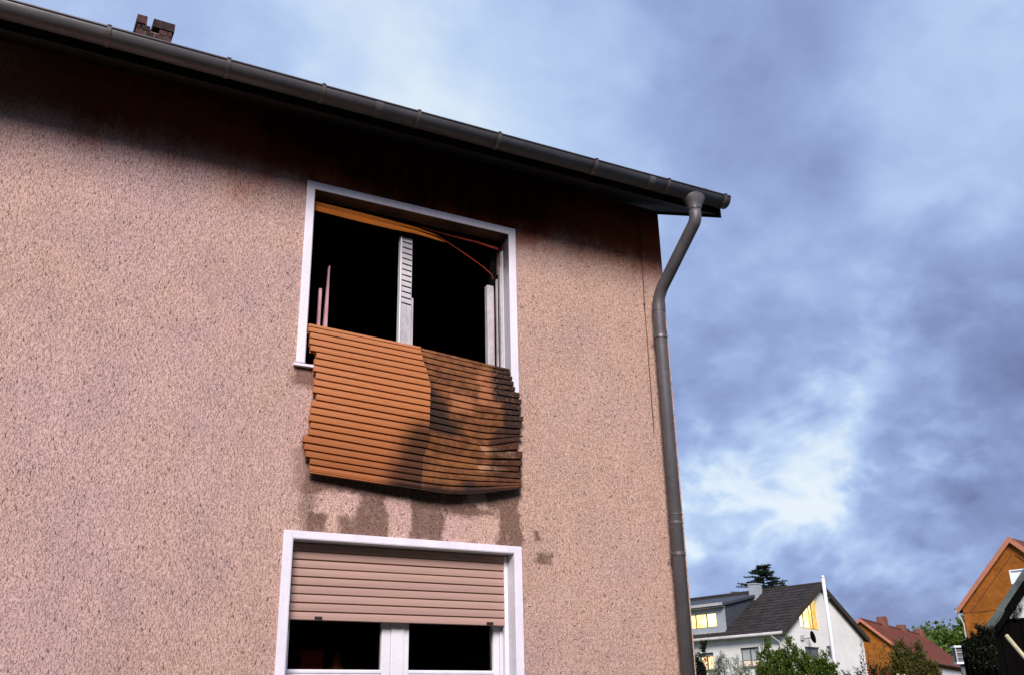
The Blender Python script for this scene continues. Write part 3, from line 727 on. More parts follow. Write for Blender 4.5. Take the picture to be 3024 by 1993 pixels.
# what is left of the shutter curtain under the lintel: sagging slats, a scorched strip and a loose wire
def strip(name, path, h, d, mt, parent):
    vs = []; fs = []
    for (x_, y_, z_), hh in path:
        vs += [(x_, y_, z_), (x_, y_ - d, z_ + hh * .5), (x_, y_, z_ + hh), (x_, y_ + .008, z_ + hh * .5)]
    for i in range(len(path) - 1):
        for k in range(4):
            a, b = i * 4 + k, i * 4 + (k + 1) % 4; fs.append((a, b, b + 4, a + 4))
    fs += [(3, 2, 1, 0), tuple(len(vs) - 4 + k for k in range(4))]
    return MB().add(vs, fs).build(name, mt, parent, smooth=False)
strip('shutter_remnant', [((-3.44, .075, 5.498), .046), ((-3.02, .075, 5.486), .046), ((-2.75, .075, 5.484), .042), ((-2.54, .075, 5.490), .032), ((-2.36, .075, 5.476), .022), ((-2.27, .075, 5.468), .008)], 0, .006, M['orange_slat'], win)
strip('shutter_remnant', [((-3.44, .082, 5.549), .040), ((-3.02, .082, 5.535), .042), ((-2.75, .082, 5.533), .034), ((-2.54, .082, 5.535), .022), ((-2.36, .082, 5.517), .012), ((-2.29, .082, 5.497), .006)], 0, .006, M['orange_slat'], win)
strip('shutter_remnant', [((-2.50, .10, 5.575), .010), ((-2.2, .10, 5.555), .012), ((-1.95, .10, 5.548), .016), ((-1.74, .10, 5.525), .022)], 0, .004, M['red_slat'], win)
MB().tube([(-2.36, .08, 5.525), (-2.2, .08, 5.46), (-2.05, .08, 5.392), (-1.9, .08, 5.315), (-1.82, .08, 5.262), (-1.80, .09, 5.225)], .0045, 8).build('loose_wire', M['red_slat'], win)
MB().box(-3.455, -1.705, .137, .30, 5.567, 5.632).build('shutter_box', M['soot'], win)
# the burnt-out room
rm = MB()
rm.quad((-5.2, 3.8, 3.5), (-.4, 3.8, 3.5), (-.4, 3.8, 5.9), (-5.2, 3.8, 5.9)); rm.quad((-5.2, .31, 3.5), (-5.2, 3.8, 3.5), (-5.2, 3.8, 5.9), (-5.2, .31, 5.9))
rm.quad((-.4, .31, 3.5), (-.4, .31, 5.9), (-.4, 3.8, 5.9), (-.4, 3.8, 3.5)); rm.quad((-5.2, .31, 5.9), (-5.2, 3.8, 5.9), (-.4, 3.8, 5.9), (-.4, .31, 5.9)); rm.quad((-5.2, .31, 3.5), (-.4, .31, 3.5), (-.4, 3.8, 3.5), (-5.2, 3.8, 3.5))
rm.build('burnt_room', M['soot'], win)

# lower window ---------------------------------------------------------------------------
lw = bpy.data.objects.new('window', None); COL.objects.link(lw); lw.parent = house; lw['label'] = 'white plastic casement window behind a half lowered beige shutter'
trim(lw, LO, .065, .066, .052); reveals(lw, LO)
MB().prism([(-3.55, -.075, 1.32), (-3.55, -.075, 1.34), (-3.55, .12, 1.36), (-3.55, .12, 1.32)], (1.95, 0, 0)).build('window_sill', M['trim'], lw, bevel=.002)
def lp(nm, x0, x1, y0, y1, z0, z1, mt=None): return MB().box(x0, x1, y0, y1, z0, z1).build(nm, mt or M['pvc'], lw, bevel=.005)
lp('guide_rail', -3.4655, -3.432, .088, .122, 1.36, 2.84); lp('guide_rail', -1.741, -1.7075, .088, .122, 1.36, 2.84)
lp('frame_jamb', -3.465, -3.428, .155, .215, 1.36, 2.84); lp('frame_jamb', -1.748, -1.708, .155, .215, 1.36, 2.84)
lp('mullion', -2.642, -2.542, .160, .20, 1.40, 2.84)
lp('sash_stile', -2.7125, -2.6435, .168, .225, 1.40, 2.80); lp('sash_stile', -2.5405, -2.500, .168, .225, 1.40, 2.80)
lp('sash_stile', -3.4265, -3.398, .168, .225, 1.40, 2.80); lp('sash_stile', -1.800, -1.750, .168, .225, 1.40, 2.80)
for xa, xb in ((-3.397, -2.7135), (-2.499, -1.801)):
    lp('sash_rail', xa, xb, .172, .222, 1.90, 1.99); lp('sash_rail', xa, xb, .172, .222, 1.40, 1.47)
    lp('bead', xa, xb, .166, .1715, 1.965, 1.985)
    MB().box(xa + .002, xb - .002, .195, .199, 1.99, 2.80).build('pane', M['glass'], lw)
    MB().box(xa + .002, xb - .002, .195, .199, 1.47, 1.90).build('pane', M['glass'], lw)
rm = MB()
rm.quad((-5.2, 3.3, .5), (-.4, 3.3, .5), (-.4, 3.3, 3.1), (-5.2, 3.3, 3.1)); rm.quad((-5.2, .31, .5), (-5.2, 3.3, .5), (-5.2, 3.3, 3.1), (-5.2, .31, 3.1))
rm.quad((-.4, .31, .5), (-.4, .31, 3.1), (-.4, 3.3, 3.1), (-.4, 3.3, .5)); rm.quad((-5.2, .31, 3.1), (-5.2, 3.3, 3.1), (-.4, 3.3, 3.1), (-.4, .31, 3.1)); rm.quad((-5.2, .31, .5), (-.4, .31, .5), (-.4, 3.3, .5), (-5.2, 3.3, .5))
rm.build('unlit_room', M['room'], lw)
# its shutter: eight whole slats and the end bar
sh = bpy.data.objects.new('roller_shutter', None); COL.objects.link(sh); sh.parent = house; sh['label'] = 'half lowered beige roller shutter in the lower window'
z0s, z1s, ns = 2.312, 2.845, 9
hh = (z1s - z0s) / ns
for i in range(ns + 1):
    za = z1s - (i + 1) * hh + (.0 if i < ns else hh); 
    if i == ns: break
    za += random.uniform(-.0008, .0008); zb = za + hh - .0075; y = .096
    tilt = random.uniform(-.0012, .0012)
    p = [(-3.4315, y - .001, za), (-3.4315, y - .0065, za + .003), (-3.4315, y - .0075, (za + zb) / 2), (-3.4315, y - .0055, zb - .006), (-3.4315, y - .001, zb), (-3.4315, y + .010, zb), (-3.4315, y + .010, zb + .0075), (-3.4315, y + .015, zb + .0075), (-3.4315, y + .015, za)]
    p = [(a, b + tilt, c) for a, b, c in p]
    MB().prism(p, (1.6895, 0, 0)).build('end_bar' if i == ns - 1 else 'slat', M['shutter'], sh)
for xx in (-3.25, -1.90):
    MB().box(xx, xx + .05, .070, .0858, 2.313, 2.335).build('stopper', M['black'], sh)

# ================================================================== THE FALLEN SHUTTER
fall = empty('fallen_shutter', 'burnt and sagging brown roller shutter hanging out of the upper window against the wall', 'shutter', (0, 0, 0))
def lerp3(a, b, t): return tuple(a[i] + (b[i] - a[i]) * t for i in range(3))
def crom(p0, p1, p2, p3, t):
    return tuple(.5 * ((2 * b) + (-a + c) * t + (2 * a - 5 * b + 4 * c - d) * t * t + (-a + 3 * b - 3 * c + d) * t ** 3) for a, b, c, d in zip(p0, p1, p2, p3))
def line_points(L, k):
    """stations along one joint of the curtain: straight to the fold, then curved"""
    out = []
    for i in range(5): out.append(lerp3(L[0], L[1], i / 4))
    P = [L[1]] + L[2:]
    for s in range(4):
        p0 = P[max(s - 1, 0)]; p3 = P[min(s + 2, 4)]
        for j in range(1, 4): out.append(crom(p0, P[s], P[s + 1], p3, j / 3))
    return out        # 17 stations, number 4 is the fold
rs = random.Random(3)
LP = [line_points(L, k) for k, L in enumerate(SLAT_LINES)]
for k in range(22):
    A, B = LP[k], LP[k + 1]
    foldstep = .024 * max(0, 1 - max(0, k - 10) / 6)
    ol, orr = SLAT_LEFT[k] , SLAT_RIGHT[k]
    wob = rs.uniform(-.0012, .0012)
    stations = []
    for i in range(17):
        a, b = list(A[i]), list(B[i])
        if i == 0: b[0] = a[0] = ol
        if i == 16: a[0] = b[0] = orr
        dy = wob
        if i <= 4: dy -= foldstep * (i / 4)
        if i > 9:
            q = (i - 9) / 7; dy += rs.uniform(-.003, .003) * q
            dz = rs.uniform(-.0022, .0022) * q; a[2] += dz; b[2] += dz
        stations.append((a, b, dy, 0.0 if i <= 4 else 1.0))
        if i == 4:       # the fold: the browned half sits lower, behind the fresh half
            a2, b2 = list(a), list(b); a2[0] += .0025; b2[0] += .0025
            stations.append((a2, b2, wob, 1.0))
    prof = [(0.0, .003), (.03, -.006), (.40, -.0070), (.78, -.006), (.80, .002), (.80, .020), (1.05, .020), (1.05, .024), (0.0, .024)]
    if k == 21: prof = [(0.0, .000), (.06, -.006), (.45, -.009), (.78, -.006), (.80, .001), (.87, .001), (.88, -.012), (1.0, -.013), (1.02, .012), (0.0, .012)]
    if k == 0: prof[0] = (-.02, .002)
    n = len(prof); vs = []; fs = []
    for a, b, dy, _ in stations:
        for t_, out in prof:
            p = lerp3(a, b, t_); vs.append((p[0], p[1] + out + dy, p[2]))
    for i in range(len(stations) - 1):
        for j in range(n):
            a_, b_ = i * n + j, i * n + (j + 1) % n; fs.append((a_, b_, b_ + n, a_ + n))
    fs += [tuple(range(n - 1, -1, -1)), tuple((len(stations) - 1) * n + j for j in range(n))]
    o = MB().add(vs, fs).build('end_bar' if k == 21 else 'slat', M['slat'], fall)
    at_ = o.data.attributes.new('beyond_fold', 'FLOAT', 'POINT'); at_.data.foreach_set('value', [q[3] for q in stations for _ in prof])

bx = tag(MB().box(-3.18, -3.00, .60, .85, 1.90, 2.155).build('red_reflection_box', plain('box_reflection_red', (.75, .07, .03), .7, var=.3), None, bevel=.01), 'red box added behind the left lower pane in place of a red reflection', 'box')  # added box, gives the pane its red reflection
vz = MB(); vz.tube([(-2.895, .62, 1.90), (-2.895, .62, 1.95), (-2.895, .62, 2.03), (-2.895, .62, 2.10), (-2.895, .62, 2.145)], [.035, .055, .050, .024, .030], 14)
tag(vz.build('vase', plain('vase_reflection_red', (.75, .14, .06), .3, var=.3), None, smooth=True), 'slim red vase added behind the lower window in place of a red reflection', 'vase')  # added vase, a second red reflection for the pane
MB().box(-3.35, -2.55, .52, .95, 1.86, 1.898).build('side_board', M['room'], lw)

# ================================================================== HOUSES ACROSS THE GARDENS
BG = dict(
    white=plain('white_render', (.66, .64, .60), .9, var=.10, scale=.8, bump=.1),
    grey=plain('grey_cladding', (.30, .33, .35), .7, var=.15, scale=1.5),
    slate=plain('slate_cladding', (.040, .045, .060), .7, var=.25, scale=3),
    tile=plain('brown_black_tile', (.026, .019, .017), .8, var=.35, scale=2.0, obj_var=.35),
    dark=plain('dark_verge_wood', (.035, .022, .015), .8, var=.3, scale=3),
    gutter=plain('pale_gutter', (.42, .40, .38), .5, var=.15, scale=3),
    frame=plain('grey_window_frame', (.10, .10, .11), .5, var=.2),
    framel=plain('amber_lit_frame', (.30, .17, .04), .5, var=.2),
    blind=plain('grey_blind', (.36, .40, .38), .6, var=.12, scale=3, stretch=(1, 1, 8)),
    blindd=plain('dark_blind', (.10, .10, .11), .6, var=.15, scale=3),
    lit=glow('lit_window', (1.0, .72, .18), 1.1, (1.0, .90, .50), 1.6),
    lit2=glow('lit_curtain', (1.0, .58, .10), .50, (1.0, .75, .28), 3),
    lit3=glow('lit_room_orange', (1.0, .36, .04), .75, (1.0, .85, .5), 5.0),
    lit4=glow('lit_pane_soft', (1.0, .72, .52), .46, (1.0, .90, .78), 4),
    obrick=brick_mat('orange_brick', (.26, .085, .010), (.34, .115, .016), (.22, .09, .03)),
    oplain=plain('orange_brick_trim', (.24, .08, .012), .85, var=.2, scale=4),
    overge=plain('salmon_verge', (.44, .17, .095), .7, var=.15, scale=2),
    redtile=plain('red_roof_tile', (.135, .026, .008), .85, var=.3, scale=1.2),
    redtile2=plain('red_brown_tile', (.12, .028, .018), .85, var=.3, scale=1.2),
    chim2=plain('brown_chimney', (.17, .065, .040), .9, var=.35, scale=3),
    metal=plain('grey_verge_metal', (.11, .135, .13), .4, metal=.3, var=.6, scale=3.0),
    blackwood=plain('black_stained_board', (.004, .0035, .0035), 1.0, var=.4, scale=6, stretch=(6, 6, .4), spec=.02),
    pane=plain('pane_sky_reflection', (.56, .62, .60), .4, var=.10, scale=2),  # reflected sky put into the pane as a flat pale colour
    skyglass=plain('white_frame_sky_pane', (.80, .84, .86), .3, var=.05, scale=2),  # white frame colour; on the pane it paints in the reflected sky
    pole=plain('white_pole_paint', (.74, .75, .78), .4, var=.12, scale=2, stretch=(1, 1, .3)),
    cream=plain('cream_wood', (.46, .42, .26), .6, var=.25, scale=8),
    bark=plain('dark_bark', (.045, .03, .02), .95, var=.4, scale=6, stretch=(2, 2, .5), bump=.5),
)

def extr(par, name, pts, d, mt): return MB().prism(pts, d).build(name, mt, par)

# ---- white house with the lit windows
A = Vector((29.356, 29.904, 0)); RZ = math.radians(14.995)
wh = empty('white_house', 'white rendered house with black tiled roof, dormer and yellow lit windows behind the shrubs', 'house', A, RZ)
ZE, RI, WD, LN = 5.508, 2.588, 8.5, 12.0
sl = RI / (WD / 2)
# walls: eave wall faces -X, gable wall faces -Y
def vwall(mb, x0, x1, y0, y1, z0, z1, holes):
    """wall whose outside lies at x0 and runs along y (holes as y0,y1,z0,z1)"""
    t = MB(); wall_cells(t, y0, y1, z0, z1, holes, 0.0, x1 - x0)
    mb.add([(x0 + p[1], p[0], p[2]) for p in t.v], [tuple(reversed(f)) for f in t.f])
WIN1 = (1.66, 2.73, 4.02, 4.95); WIN2 = (4.36, 5.25, 3.98, 4.85)
mb = MB(); vwall(mb, .3, .55, .25, LN, 0, ZE - .05, [WIN1, WIN2]); mb.build('eave_wall', BG['white'], wh)
GW = (2.23, 3.61, 4.0, 4.94)
mb = MB(); wall_cells(mb, .552, 8.2, 0, 5.6, [GW], .25, .5); mb.build('gable_wall', BG['white'], wh)
gz_ = lambda x: ZE - .06 + sl * min(x, WD - x)
gp = [(2.05, 5.90), (2.07, 6.41), (2.51, 6.62), (3.39, 7.08), (3.83, 7.36), (3.89, 5.73), (3.42, 5.76), (2.56, 5.80)]
top = [(.56, 5.602), (8.19, 5.602), (8.19, gz_(8.19)), (4.25, gz_(4.25)), (.56, gz_(.56))]
# gable triangle above the storey, in vertical strips so that the trapezoid window is a real opening
mb = MB()
def gstrip(xa, xb, lo_a, lo_b, hi_a, hi_b, y0=.25, y1=.5):
    mb.hexa([(xa, y0, lo_a), (xb, y0, lo_b), (xb, y1, lo_b), (xa, y1, lo_a)], [(xa, y0, hi_a), (xb, y0, hi_b), (xb, y1, hi_b), (xa, y1, hi_a)])
gstrip(.56, 2.06, 5.602, 5.602, gz_(.56), gz_(2.06)); gstrip(3.86, 4.25, 5.602, 5.602, gz_(3.86), gz_(4.25)); gstrip(4.25, 8.19, 5.602, 5.602, gz_(4.25), gz_(8.19))
xs = [2.06, 2.51, 3.39, 3.86]; hi = [6.41, 6.62, 7.08, 7.38]; lo = [5.85, 5.80, 5.77, 5.74]
for i in range(3):
    gstrip(xs[i], xs[i + 1], 5.602, 5.602, lo[i], lo[i + 1]); gstrip(xs[i], xs[i + 1], hi[i], hi[i + 1], gz_(xs[i]), gz_(xs[i + 1]))
mb.build('gable_wall', BG['white'], wh)
gw = bpy.data.objects.new('gable_window', None); COL.objects.link(gw); gw.parent = wh
for i, (a, b, mt) in enumerate(((2.06, 2.50, 'lit'), (2.54, 3.36, 'lit'), (3.40, 3.86, 'lit2'))):
    f = lambda x, arr: np.interp(x, xs, arr)
    mb = MB(); gstrip(a, b, f(a, lo), f(b, lo), f(a, hi), f(b, hi), .36, .38); mb.build('pane', BG[mt], gw)
for a in (2.52, 3.38):
    mb = MB(); gstrip(a - .03, a + .03, np.interp(a, xs, lo), np.interp(a, xs, lo), np.interp(a - .03, xs, hi), np.interp(a + .03, xs, hi), .32, .355); mb.build('mullion', BG['framel'], gw)
for i in range(3):
    mb = MB(); gstrip(xs[i], xs[i + 1], lo[i], lo[i + 1], lo[i] + .05, lo[i + 1] + .05, .31, .35); mb.build('frame', BG['framel'], gw)
mb = MB(); mb.prism([(3.10, .355, 5.83), (3.34, .355, 5.80), (3.20, .355, 6.95), (3.06, .355, 6.88)], (0, .004, 0)); mb.build('curtain', BG['lit2'], gw)

def simple_window(par, face, a0, a1, z0, z1, split, upper, lower, deep=.12, bars=True):
    """face 'x': in the eave wall at x=.3; face 'y': in the gable at y=.25"""
    o = bpy.data.objects.new('window', None); COL.objects.link(o); o.parent = par
    def b(name, p0, p1, d0, d1, q0, q1, mt):
        if face == 'x': MB().box(.3 + d0, .3 + d1, p0, p1, q0, q1).build(name, mt, o)
        else: MB().box(p0, p1, .25 + d0, .25 + d1, q0, q1).build(name, mt, o)
    b('frame', a0, a0 + .05, deep - .03, deep + .05, z0, z1, BG['frame']); b('frame', a1 - .05, a1, deep - .03, deep + .05, z0, z1, BG['frame'])
    b('frame', a0 + .05, a1 - .05, deep - .03, deep + .05, z1 - .07, z1, BG['frame']); b('frame', a0 + .05, a1 - .05, deep - .03, deep + .05, z0, z0 + .06, BG['frame'])
    c = (a0 + a1) / 2
    b('mullion', c - .025, c + .025, deep - .035, deep + .04, z0 + .06, z1 - .07, BG['frame'])
    zs = z0 + (z1 - z0) * split
    for p0, p1 in ((a0 + .05, c - .025), (c + .025, a1 - .05)):
        if upper: b('blind', p0, p1, deep, deep + .02, zs + .015, z1 - .07, upper)
        b('pane', p0, p1, deep + .022, deep + .03, z0 + .06, zs if upper else z1 - .07, lower)
    if upper: b('rail', a0 + .05, a1 - .05, deep - .01, deep + .015, zs - .015, zs + .015, BG['frame'])
    b('sill', a0 - .06, a1 + .06, -.05, deep - .035, z0 - .04, z0 + .002, BG['frame'])
    return o
simple_window(wh, 'x', *WIN1, .36, BG['blind'], BG['lit4'])
simple_window(wh, 'x', *WIN2, .82, BG['blind'], BG['lit3'])
simple_window(wh, 'y', *GW, .40, BG['blindd'], BG['lit4'])
# roof
def roof_side(par, name, side, thick, mt, y0=0, y1=LN, over=0.0):
    if side < 0: a, b = (0 - over, ZE), (WD / 2, ZE + RI)
    else: a, b = (WD + over, ZE), (WD / 2 + .001, ZE + RI)
    mb = MB()
    mb.hexa([(a[0], y0, a[1] - thick), (b[0], y0, b[1] - thick), (b[0], y1, b[1] - thick), (a[0], y1, a[1] - thick)], [(a[0], y0, a[1]), (b[0], y0, b[1]), (b[0], y1, b[1]), (a[0], y1, a[1])])
    return mb.build(name, mt, par)
roof = roof_side(wh, 'roof', -1, .10, BG['dark'], .03, LN); roof_side(wh, 'roof', 1, .10, BG['tile'], .03, LN)
tm = MB(); tw, tl = .30, .36
tm.hexa([(0, 0, 0), (tl, 0, 0), (tl, tw - .02, 0), (0, tw - .02, 0)], [(0, 0, .045), (tl, 0, .02), (tl, tw - .02, .02), (0, tw - .02, .045)])
tm.hexa([(0, .10, .045), (tl, .10, .02), (tl, .15, .02), (0, .15, .045)], [(0, .115, .062), (tl, .115, .036), (tl, .135, .036), (0, .135, .062)])
tme = bpy.data.meshes.new('roof_tile'); tme.from_pydata(tm.v, [], tm.f); tme.materials.append(BG['tile']); tme.update()
an = math.atan(sl); slope_len = math.hypot(WD / 2, RI); rows = int(slope_len / .33)
bulk = MB()
for r in range(rows):
    s0 = r * .33 - .03
    for k in range(int(LN / tw)):
        y = .03 + k * tw
        xx, zz = s0 * math.cos(an), ZE + s0 * math.sin(an) + .004
        if y < 5.7 and not (3.5 < y and .5 < xx < 3.2):
            o = bpy.data.objects.new('roof_tile', tme); COL.objects.link(o); o.parent = roof
            o.location = (xx, y, zz + random.uniform(0, .006)); o.rotation_euler = (0, -an, 0)
        elif y >= 5.7:
            bulk.hexa([(xx, y, zz), (xx + .3 * math.cos(an), y, zz + .3 * math.sin(an)), (xx + .3 * math.cos(an), y + .28, zz + .3 * math.sin(an)), (xx, y + .28, zz)],
                      [(xx, y, zz + .04), (xx + .3 * math.cos(an), y, zz + .3 * math.sin(an) + .02), (xx + .3 * math.cos(an), y + .28, zz + .3 * math.sin(an) + .02), (xx, y + .28, zz + .04)])
tag(bulk.build('tile_field', BG['tile'], roof), kind='stuff')
MB().tube([(WD / 2, .02, ZE + RI + .02), (WD / 2, LN, ZE + RI + .02)], .085, 10).build('ridge_cap', BG['tile'], roof)
for sgn in (-1, 1):
    a = (0 if sgn < 0 else WD); mb = MB()
    mb.hexa([(a, 0, ZE - .22), (WD / 2, 0, ZE + RI - .24), (WD / 2, .028, ZE + RI - .24), (a, .028, ZE - .22)], [(a, 0, ZE + .05), (WD / 2, 0, ZE + RI + .05), (WD / 2, .028, ZE + RI + .05), (a, .028, ZE + .05)])
    mb.build('verge_board', BG['dark'], wh)
    mb = MB()
    x_a = a - sgn * 0.0
    mb.hexa([(a, .03, ZE - .14), (WD / 2, .03, ZE + RI - .14), (WD / 2, .25, ZE + RI - .14), (a, .25, ZE - .14)], [(a, .03, ZE - .105), (WD / 2, .03, ZE + RI - .105), (WD / 2, .25, ZE + RI - .105), (a, .25, ZE - .105)])
    mb.build('soffit', BG['dark'], wh)
MB().box(.02, .30, .1, LN, ZE - .13, ZE - .11).build('soffit', BG['gutter'], wh)
mb = MB().tube([(-.07, .02, ZE - .03), (-.07, LN, ZE - .03)], .075, 12); mb.build('gutter', BG['gutter'], wh, smooth=True)
MB().tube(rounded_path([(-.06, .62, ZE - .08), (-.04, .62, ZE - .16), (.24, .38, 5.06), (.24, .38, .1)], .1, 5), .045, 10).build('downpipe', BG['gutter'], wh, smooth=True)
# dormer
dm = bpy.data.objects.new('dormer', None); COL.objects.link(dm); dm.parent = wh
D0, D1 = 3.62, 8.6
DW = (4.12, 6.9, 6.09, 6.80)
mb = MB(); vwall(mb, .5, .62, D0, D1, ZE + .5 * sl + .02, 7.06, [DW]); mb.build('dormer_front', BG['grey'], dm)
mb = MB(); mb.prism([(.622, D0, ZE + .62 * sl + .05), (3.85, D0, ZE + 3.85 * sl), (3.85, D0, 7.80), (.622, D0, 7.10)], (0, .1, 0)); mb.build('dormer_cheek', BG['slate'], dm)
mb = MB(); mb.hexa([(.22, D0 - .15, 7.07), (4.1, D0 - .15, 7.86), (4.1, D1 + .2, 7.86), (.22, D1 + .2, 7.07)], [(.22, D0 - .15, 7.20), (4.1, D0 - .15, 7.99), (4.1, D1 + .2, 7.99), (.22, D1 + .2, 7.20)]); mb.build('dormer_roof', BG['slate'], dm)
MB().box(.14, .22, D0 - .15, D1 + .2, 7.10, 7.24).build('dormer_gutter', BG['gutter'], dm)
MB().box(.24, .50, D0 - .1, D1, 7.03, 7.065).build('dormer_soffit', BG['gutter'], dm)
MB().box(.40, .4985, D0 - .02, D1, ZE + .5 * sl - .08, ZE + .5 * sl + .03).build('dormer_flashing', BG['gutter'], dm)
ys = [4.12, 4.74, 5.43, 6.12, 6.9]
for a, b in zip(ys, ys[1:]):
    MB().box(.59, .60, a + .035, b - .035, 6.13, 6.77).build('dormer_pane', BG['lit'], dm)
for a in ys[1:-1]: MB().box(.56, .60, a - .035, a + .035, 6.09, 6.80).build('dormer_mullion', BG['framel'], dm)
MB().box(.55, .60, 4.12, 6.9, 6.09, 6.13).build('dormer_frame', BG['framel'], dm); MB().box(.55, .60, 4.12, 6.9, 6.77, 6.80).build('dormer_frame', BG['framel'], dm)
# chimney, dish, lamps
mb = MB().box(3.3, 3.98, 3.43, 3.83, 6.9, 8.38); mb.box(3.27, 4.01, 3.40, 3.86, 8.38, 8.44); mb.build('chimney', BG['grey'], wh)
seg = 18; dish = MB(); vs = []; fs = []
for i in range(5):
    r = .30 * i / 4
    for k in range(seg):
        a = 2 * math.pi * k / seg; vs.append((.10 * (r / .30) ** 2, r * math.cos(a) * .9, r * math.sin(a)))
for i in range(4):
    for k in range(seg): k2 = (k + 1) % seg; fs.append((i * seg + k, i * seg + k2, (i + 1) * seg + k2, (i + 1) * seg + k))
n0 = len(vs); vs += [(x - .02, y, z) for x, y, z in vs]; fs += [tuple(n0 + q for q in reversed(f)) for f in fs]
dish.add(vs, fs); dob = dish.build('satellite_dish', BG['blackwood'], wh, smooth=True); dob.location = (2.32, -.12, 5.34); dob.rotation_euler = (0, math.radians(-12), math.radians(-38))
MB().tube([(2.3, .25, 5.30), (2.28, -.1, 5.32)], .02, 8).build('dish_arm', BG['frame'], wh)
MB().box(1.86, 2.14, .17, .2485, 5.22, 5.46).build('meter_box', BG['blind'], wh)
MB().box(3.16, 3.25, .20, .2485, 5.32, 5.39).build('vent', BG['frame'], wh)
for xx, zz in ((4.62, 7.40), (4.30, 4.98), (4.32, 4.75)): MB().box(xx, xx + .28, .02, .2485, zz, zz + .05).build('wall_bracket', BG['frame'], wh)
MB().prism([(4.36, .05, 4.70), (4.56, .05, 4.70), (4.52, .05, 4.58), (4.40, .05, 4.58)], (0, .15, 0)).build('wall_lamp', BG['frame'], wh)

# ---- brick row house with the red roof
rh = empty('brick_row_house', 'long orange brick house with red tiled roof and three small chimneys on its ridge', 'house', (75.204, 61.214, 0), math.radians(117.731))
ZE2, RI2, W2, L2 = 6.686, 4.022, 9.0, 27.4
s2 = RI2 / 4.5
mb = MB(); mb.prism([(.4, -.3, 0), (8.6, -.3, 0), (8.6, -.3, ZE2 + .4 * s2 - .15), (4.5, -.3, ZE2 + RI2 - .15), (.4, -.3, ZE2 + .4 * s2 - .15)], (0, -L2 + .6, 0)); mb.build('wall', BG['obrick'], rh)
MB().box(.355, .398, -L2 + .4, -12.2, 2.9, 6.30).build('white_wall_panel', BG['white'], rh)
for sgn in (-1, 1):
    n = 20
    for i in range(n):
        t0, t1 = i / n, (i + 1.12) / n; t1 = min(t1, 1)
        f = lambda t: (4.5 * t if sgn < 0 else 9 - 4.5 * t, ZE2 + RI2 * t)
        (xa, za), (xb, zb) = f(t0), f(t1)
        mb = MB(); mb.hexa([(xa, -L2, za - .1), (xb, -L2, zb - .1), (xb, 0, zb - .1), (xa, 0, za - .1)], [(xa, -L2, za + .06), (xb, -L2, zb + .02), (xb, 0, zb + .02), (xa, 0, za + .06)])
        mb.build('tile_course', BG['redtile'], rh)
    xa = 0 if sgn < 0 else 9
    mb = MB(); mb.hexa([(xa, .002, ZE2 - .2), (4.5, .002, ZE2 + RI2 - .2), (4.5, .08, ZE2 + RI2 - .2), (xa, .08, ZE2 - .2)], [(xa, .002, ZE2 + .12), (4.5, .002, ZE2 + RI2 + .12), (4.5, .08, ZE2 + RI2 + .12), (xa, .08, ZE2 + .12)]); mb.build('verge', BG['overge'], rh)
MB().tube([(4.5, 0, ZE2 + RI2 + .05), (4.5, -L2, ZE2 + RI2 + .05)], .12, 8).build('ridge_cap', BG['redtile2'], rh)
MB().tube([(-.06, 0, ZE2 - .05), (-.06, -L2, ZE2 - .05)], .09, 8).build('gutter', BG['dark'], rh)
for yy, hz in ((-8.7, .85), (-16.8, .55), (-25.6, .65)):
    mb = MB().hexa([(4.0, yy - .62, 10.2), (5.0, yy - .62, 10.2), (5.0, yy + .62, 10.2), (4.0, yy + .62, 10.2)], [(4.08, yy - .50, 10.71 + hz), (4.92, yy - .50, 10.71 + hz), (4.92, yy + .50, 10.71 + hz), (4.08, yy + .50, 10.71 + hz)])
    mb.build('chimney', BG['chim2'], rh)
for yy in (-15, -19, -23): MB().box(.34, .354, yy, yy + 1.2, 4.2, 5.5).build('window', BG['frame'], rh)

# ---- orange brick house on the right
ob = empty('orange_brick_house', 'orange brick gabled house with salmon verge boards and a white window at the right', 'house', (57.047, 41.479, 0), math.radians(284.545))
ZE3, RI3, W3, L3 = 8.631, 4.507, 9.0, 12.0
s3 = RI3 / 4.5
zz3 = lambda x: ZE3 + s3 * min(x, 9 - x) - .12
mb = MB(); wall_cells(mb, .3, 8.7, 0, ZE3 + .1, [], .3, .55); mb.build('gable_wall', BG['obrick'], ob)
mb = MB()
def os_(xa, xb, la, lb, ha, hb): mb.hexa([(xa, .3, la), (xb, .3, lb), (xb, .55, lb), (xa, .55, la)], [(xa, .3, ha), (xb, .3, hb), (xb, .55, hb), (xa, .55, ha)])
zb3 = ZE3 + .101
os_(.3, 3.98, zb3, zb3, zz3(.3) , zz3(3.98)); os_(3.98, 4.5, zb3, zb3, 10.02, 10.02); os_(3.98, 4.5, 10.97, 10.99, zz3(3.98), zz3(4.5)); os_(4.5, 5.02, zb3, zb3, 10.02, 10.02); os_(4.5, 5.02, 10.99, 11.0, zz3(4.5), zz3(5.02)); os_(5.02, 8.7, zb3, zb3, zz3(5.02), zz3(8.7))
mb.build('gable_wall', BG['obrick'], ob)
mb = MB().box(.3, .55, .552, L3, 0, ZE3 + .1); mb.box(8.45, 8.7, .552, L3, 0, ZE3 + .1); mb.build('side_wall', BG['obrick'], ob)
ow = bpy.data.objects.new('window', None); COL.objects.link(ow); ow.parent = ob
MB().box(3.98, 4.06, .28, .42, 10.02, 10.97).build('frame', BG['skyglass'], ow); MB().box(4.94, 5.02, .28, .42, 10.02, 10.97).build('frame', BG['skyglass'], ow)
MB().box(4.06, 4.94, .28, .42, 10.89, 10.97).build('frame', BG['skyglass'], ow); MB().box(4.06, 4.94, .28, .42, 10.02, 10.10).build('frame', BG['skyglass'], ow)
MB().box(4.06, 4.94, .38, .40, 10.10, 10.89).build('pane', BG['skyglass'], ow)
